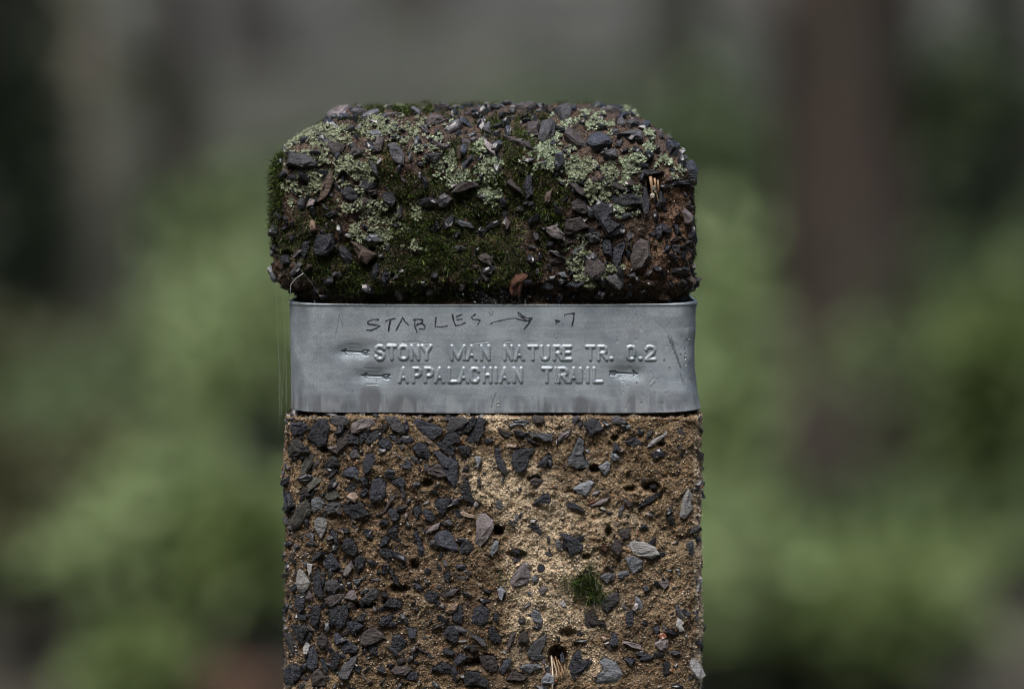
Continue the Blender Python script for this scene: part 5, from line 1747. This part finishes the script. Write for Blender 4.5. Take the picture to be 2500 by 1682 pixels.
tree(2075, 1180, 5.6, 350, -0.012, BK1, 'thick blurred brown trunk standing right of the post, the widest tree in the wood', 21, 5.0, .3,
     [(1.28, -.36, -.1, .16, .05), (1.6, .55, .2, .6, .045)])
tree(2200, 1000, 7.4, 95, 0.0, BK3, 'slim dark trunk just behind the right side of the thick brown tree', 22, 5.5)
tree(225, 900, 6.4, 170, -0.02, BK2, 'pale grey brown trunk on the left of the photo, with light patches of bark', 23, 5.0, .4)
tree(20, 800, 7.0, 200, 0.0, BK3, 'dark trunk at the left edge of the photo', 24, 6)
tree(1640, 700, 14.0, 150, 0.01, BK3, 'distant dark brown trunk rising behind the right shoulder of the post', 25, 7)
tree(620, 700, 17.0, 110, -0.02, BK3, 'distant dark trunk left of the post head, high on the slope', 26, 7)
tree(1000, 600, 20.0, 130, 0.01, BK1, 'far brown trunk seen straight above the mossy post head', 27, 8)
tree(2480, 800, 8.0, 130, -0.02, BK3, 'dark trunk at the right edge of the photo', 28, 6)
tree(420, 600, 9.0, 120, 0.02, BK1, 'slim brown trunk right of the pale trunk on the left', 29, 6)
tree(1400, 600, 24.0, 100, 0.0, BK2, 'far pale grey trunk above the right half of the post head', 30, 9)


def shrub(px_, py_, dist, rx, ry, n, size, col, label, seed, name='shrub', cat='shrub', spread_z=None):
    """leafy plant whose foliage fills about rx by ry metres round the point seen at px_, py_"""
    c_ = at(px_, py_, dist)
    g_ = hgt_at(c_[0], dist)
    rg = np.random.default_rng(seed)
    root = empty(name, (c_[0], dist, g_))
    tag(root, label, cat, 'leafy plants behind the post')
    q = 9
    cl = rg.normal(size=(q, 3)) * np.array([rx, rx * .7, ry]) * .55
    own = rg.integers(0, q, n)
    P0 = c_ + cl[own] + rg.normal(size=(n, 3)) * np.array([rx, rx * .8, ry]) * .38
    P0[:, 2] = np.maximum(P0[:, 2], g_ + .02)
    D0 = (P0 - c_) * np.array([1, 1, .4]) + rg.normal(size=(n, 3)) * .25 + np.array([0, 0, -.05])
    cols = np.array(col) * rg.uniform(.65, 1.35, (n, 1)) * (1 + 0.2 * (own % 3 - 1))[:, None]
    v, f, c3 = leaves_np(P0, D0, rg.uniform(.7, 1.3, n) * size, cols, rg)
    mesh_np('foliage', v, f, M_LEAF, root, False, c3)
    for s in range(5):
        e = c_ + cl[s]
        b_ = np.array([c_[0] + rg.normal() * .04, dist + rg.normal() * .04, g_ - .02])
        v, f = tube_np([b_, (b_ + e) / 2 + rg.normal(size=3) * .03, e], .008, .004, 5)
        mesh_np('stem', v, f, BK3, root, True)


GRN = (.09, .13, .058); PALE = (.235, .31, .145); OLI = (.085, .092, .04); DRK = (.022, .036, .02); BRI = (.135, .19, .066)
SHR = [
    (1765, 870, 3.6, .065, .15, 700, .06, PALE, 'pale green leafy sapling close behind the right side of the metal band'),
    (1765, 1080, 3.3, .055, .14, 600, .06, PALE, 'pale green plant rising right of the sandy lower shaft'),
    (1740, 1340, 3.0, .10, .09, 900, .06, PALE, 'bright pale green bush at the lower right of the post'),
    (1950, 1440, 3.4, .17, .05, 800, .06, BRI, 'yellow green ground plant below the thick brown trunk'),
    (1560, 560, 6.5, .35, .35, 700, .09, GRN, 'soft green sapling behind the right shoulder of the post head'),
    (1730, 480, 7.5, .16, .30, 450, .09, GRN, 'grey green sapling between the post head and the thick brown trunk'),
    (600, 780, 4.2, .13, .15, 800, .065, PALE, 'pale green bush left of the post at band height'),
    (630, 900, 3.6, .12, .16, 700, .06, PALE, 'pale green plant touching the left edge of the band in the view'),
    (380, 1010, 4.0, .3, .10, 700, .065, GRN, 'mid green bush on the left behind the dark hollow'),
    (400, 1260, 3.2, .13, .07, 800, .06, PALE, 'bright green fern patch left of the lower shaft'),
    (590, 1300, 2.7, .09, .09, 600, .06, BRI, 'yellow green plant beside the lower left of the shaft'),
    (60, 1180, 3.6, .12, .08, 400, .06, OLI, 'olive green bush at the left edge of the photo'),
    (130, 900, 4.8, .22, .12, 600, .07, OLI, 'olive bush at the foot of the pale left trunk'),
    (330, 1640, 2.6, .06, .04, 400, .05, BRI, 'bright green plant at the bottom left of the photo'),
    (2430, 950, 4.5, .12, .16, 700, .07, BRI, 'bright green bush right of the thick brown trunk'),
    (2460, 760, 5.5, .22, .22, 600, .07, GRN, 'green bush at the right edge of the photo, half way up'),
    (2250, 260, 6.0, .12, .20, 260, .08, GRN, 'small high spray of green leaves at the upper right'),
    (2190, 1270, 4.0, .15, .05, 500, .06, GRN, 'dark green plant at the foot of the thick brown trunk'),
    (2260, 1480, 3.0, .11, .07, 600, .055, BRI, 'yellow green plant at the lower right corner of the photo'),
    (2080, 1370, 3.6, .15, .05, 500, .06, BRI, 'low light green plant left of the lower right corner'),
    (2080, 860, 4.9, .06, .07, 45, .06, PALE, 'small pale green sprig in front of the thick brown trunk'),
    (1240, 430, 11., .6, .5, 500, .13, GRN, 'far green sapling hidden behind the mossy post head'),
    (600, 560, 7.0, .28, .16, 400, .09, GRN, 'grey green sapling left of the post head'),
    (40, 420, 6.0, .10, .5, 600, .10, DRK, 'dark evergreen shrub at the upper left edge'),
    (430, 800, 6.0, .3, .10, 500, .08, GRN, 'green bush behind the pale left trunk'),
    (2420, 480, 7.4, .2, .4, 360, .09, DRK, 'dark green evergreen shrub at the upper right edge'),
]
for q, s in enumerate(SHR):
    shrub(*s, seed=500 + q)

# low green cover of the forest floor
rg = np.random.default_rng(77)
n = 120000
Y0 = rg.uniform(0.8, 1, n) * 0 + rg.uniform(4.2, 15.0, n); X0 = rg.uniform(-1, 1, n) * (1.2 + Y0 * .8)
G0 = np.stack([X0, Y0, np.zeros(n)], -1)
cov = fbm(G0, 1.1, 3, 401)
keep = (cov > -0.12 + np.clip((Y0 - 7) * .05, 0, .5)) & ~((np.abs(X0) < .3) & (Y0 < 1))
G0 = G0[keep]; cov = cov[keep]; Y0 = Y0[keep]
n = len(G0)
G0[:, 2] = ground_h(G0[:, 0], G0[:, 1]) + rg.uniform(.01, .17, n) * np.clip(cov + .6, .3, 1.2)
tone = fbm(G0 * np.array([1, 1, 0]), 0.8, 2, 405)[:, None]
cols = (np.array([.08, .12, .042]) + np.clip(tone, -.6, .6) * np.array([.08, .11, .05])) * rg.uniform(.6, 1.4, (n, 1))
v, f, c3 = leaves_np(G0, rg.normal(size=(n, 3)) * np.array([1, 1, .4]), rg.uniform(.04, .09, n) * (1 + Y0 * .04), cols, rg, 1.1)
tag(mesh_np('undergrowth', v, f, M_LEAF, None, False, c3), 'low green leafy undergrowth covering the forest floor behind the post', 'undergrowth', kind='stuff')


def lump(px_, py_, dist, r0, mat, label, seed, sq=(1, 1, .8), name='lump'):
    c_ = at(px_, py_, dist)
    bm_ = bmesh.new(); bmesh.ops.create_icosphere(bm_, subdivisions=3, radius=1)
    v = np.array([q.co[:] for q in bm_.verts]); f = np.array([[w.index for w in q.verts] for q in bm_.faces]); bm_.free()
    v = v * (1 + .35 * fbm(v, .9, 3, seed)[:, None]) * r0 * np.array(sq)
    v = v + c_
    lo = hgt_at(c_[0], dist)
    s = v[:, 2] < c_[2]
    v[s, 2] = c_[2] + (v[s, 2] - c_[2]) * max(1, (c_[2] - lo + .03) / (r0 * sq[2]))
    o = mesh_np(name, v, f, mat, None, True, loc=(c_[0], dist, lo))
    tag(o, label, name.replace('_', ' '))


RK = flat_mat('near_black', (.012, .015, .014), .85, .2, 12)  # near-black solids set at the dark spots of the undergrowth
RD = flat_mat('rusty_wood', (.06, .038, .026), .85, .2, 14)
lump(622, 1085, 3.0, .036, RK, 'dark stump seen left of the shaft just under the band', 31, (1, 1, .9), 'tree_stump')
lump(150, 1480, 4.5, .17, RK, 'black rounded lump at the lower left', 32, (1.1, 1, .9))
lump(2470, 1370, 4.9, .15, RK, 'black lump at the right edge of the photo', 33)
lump(2030, 1620, 3.9, .13, RK, 'dark lump at the bottom right', 34, (1.5, 1, .7))
lump(1790, 1610, 4.0, .06, RK, 'dark low lump right of the bottom of the shaft', 36, (1.7, 1, .6))
lump(585, 1670, 2.6, .045, RD, 'rusty brown rotten stump at the bottom left of the shaft', 35, (1.6, 1, .7), 'rotten_stump')

# unseen leaf ring beside and behind the camera, added to block the low sky
rg = np.random.default_rng(91)
cl = []
for q in range(175):
    a = rg.uniform(R(21), R(339)); rr_ = rg.uniform(9, 15)
    x, y = math.sin(a) * rr_, math.cos(a) * rr_
    hh = rg.uniform(1, 9.5)
    cl.append(np.array([x, y, hh]) + rg.normal(size=(230, 3)) * np.array([1.1, 1.1, 1.0]))
P0 = np.concatenate(cl); n = len(P0); P0[:, 2] = np.maximum(P0[:, 2], .1)
v, f, c3 = leaves_np(P0, rg.normal(size=(n, 3)), rg.uniform(.35, .7, n), np.array([.05, .075, .025]) * rg.uniform(.6, 1.4, (n, 1)), rg, 1.3)
tag(mesh_np('added_woodland', v, f, M_LEAF, None, False, c3), 'unseen dark green wood added round the post to block the low sky', 'added_woodland', kind='stuff')
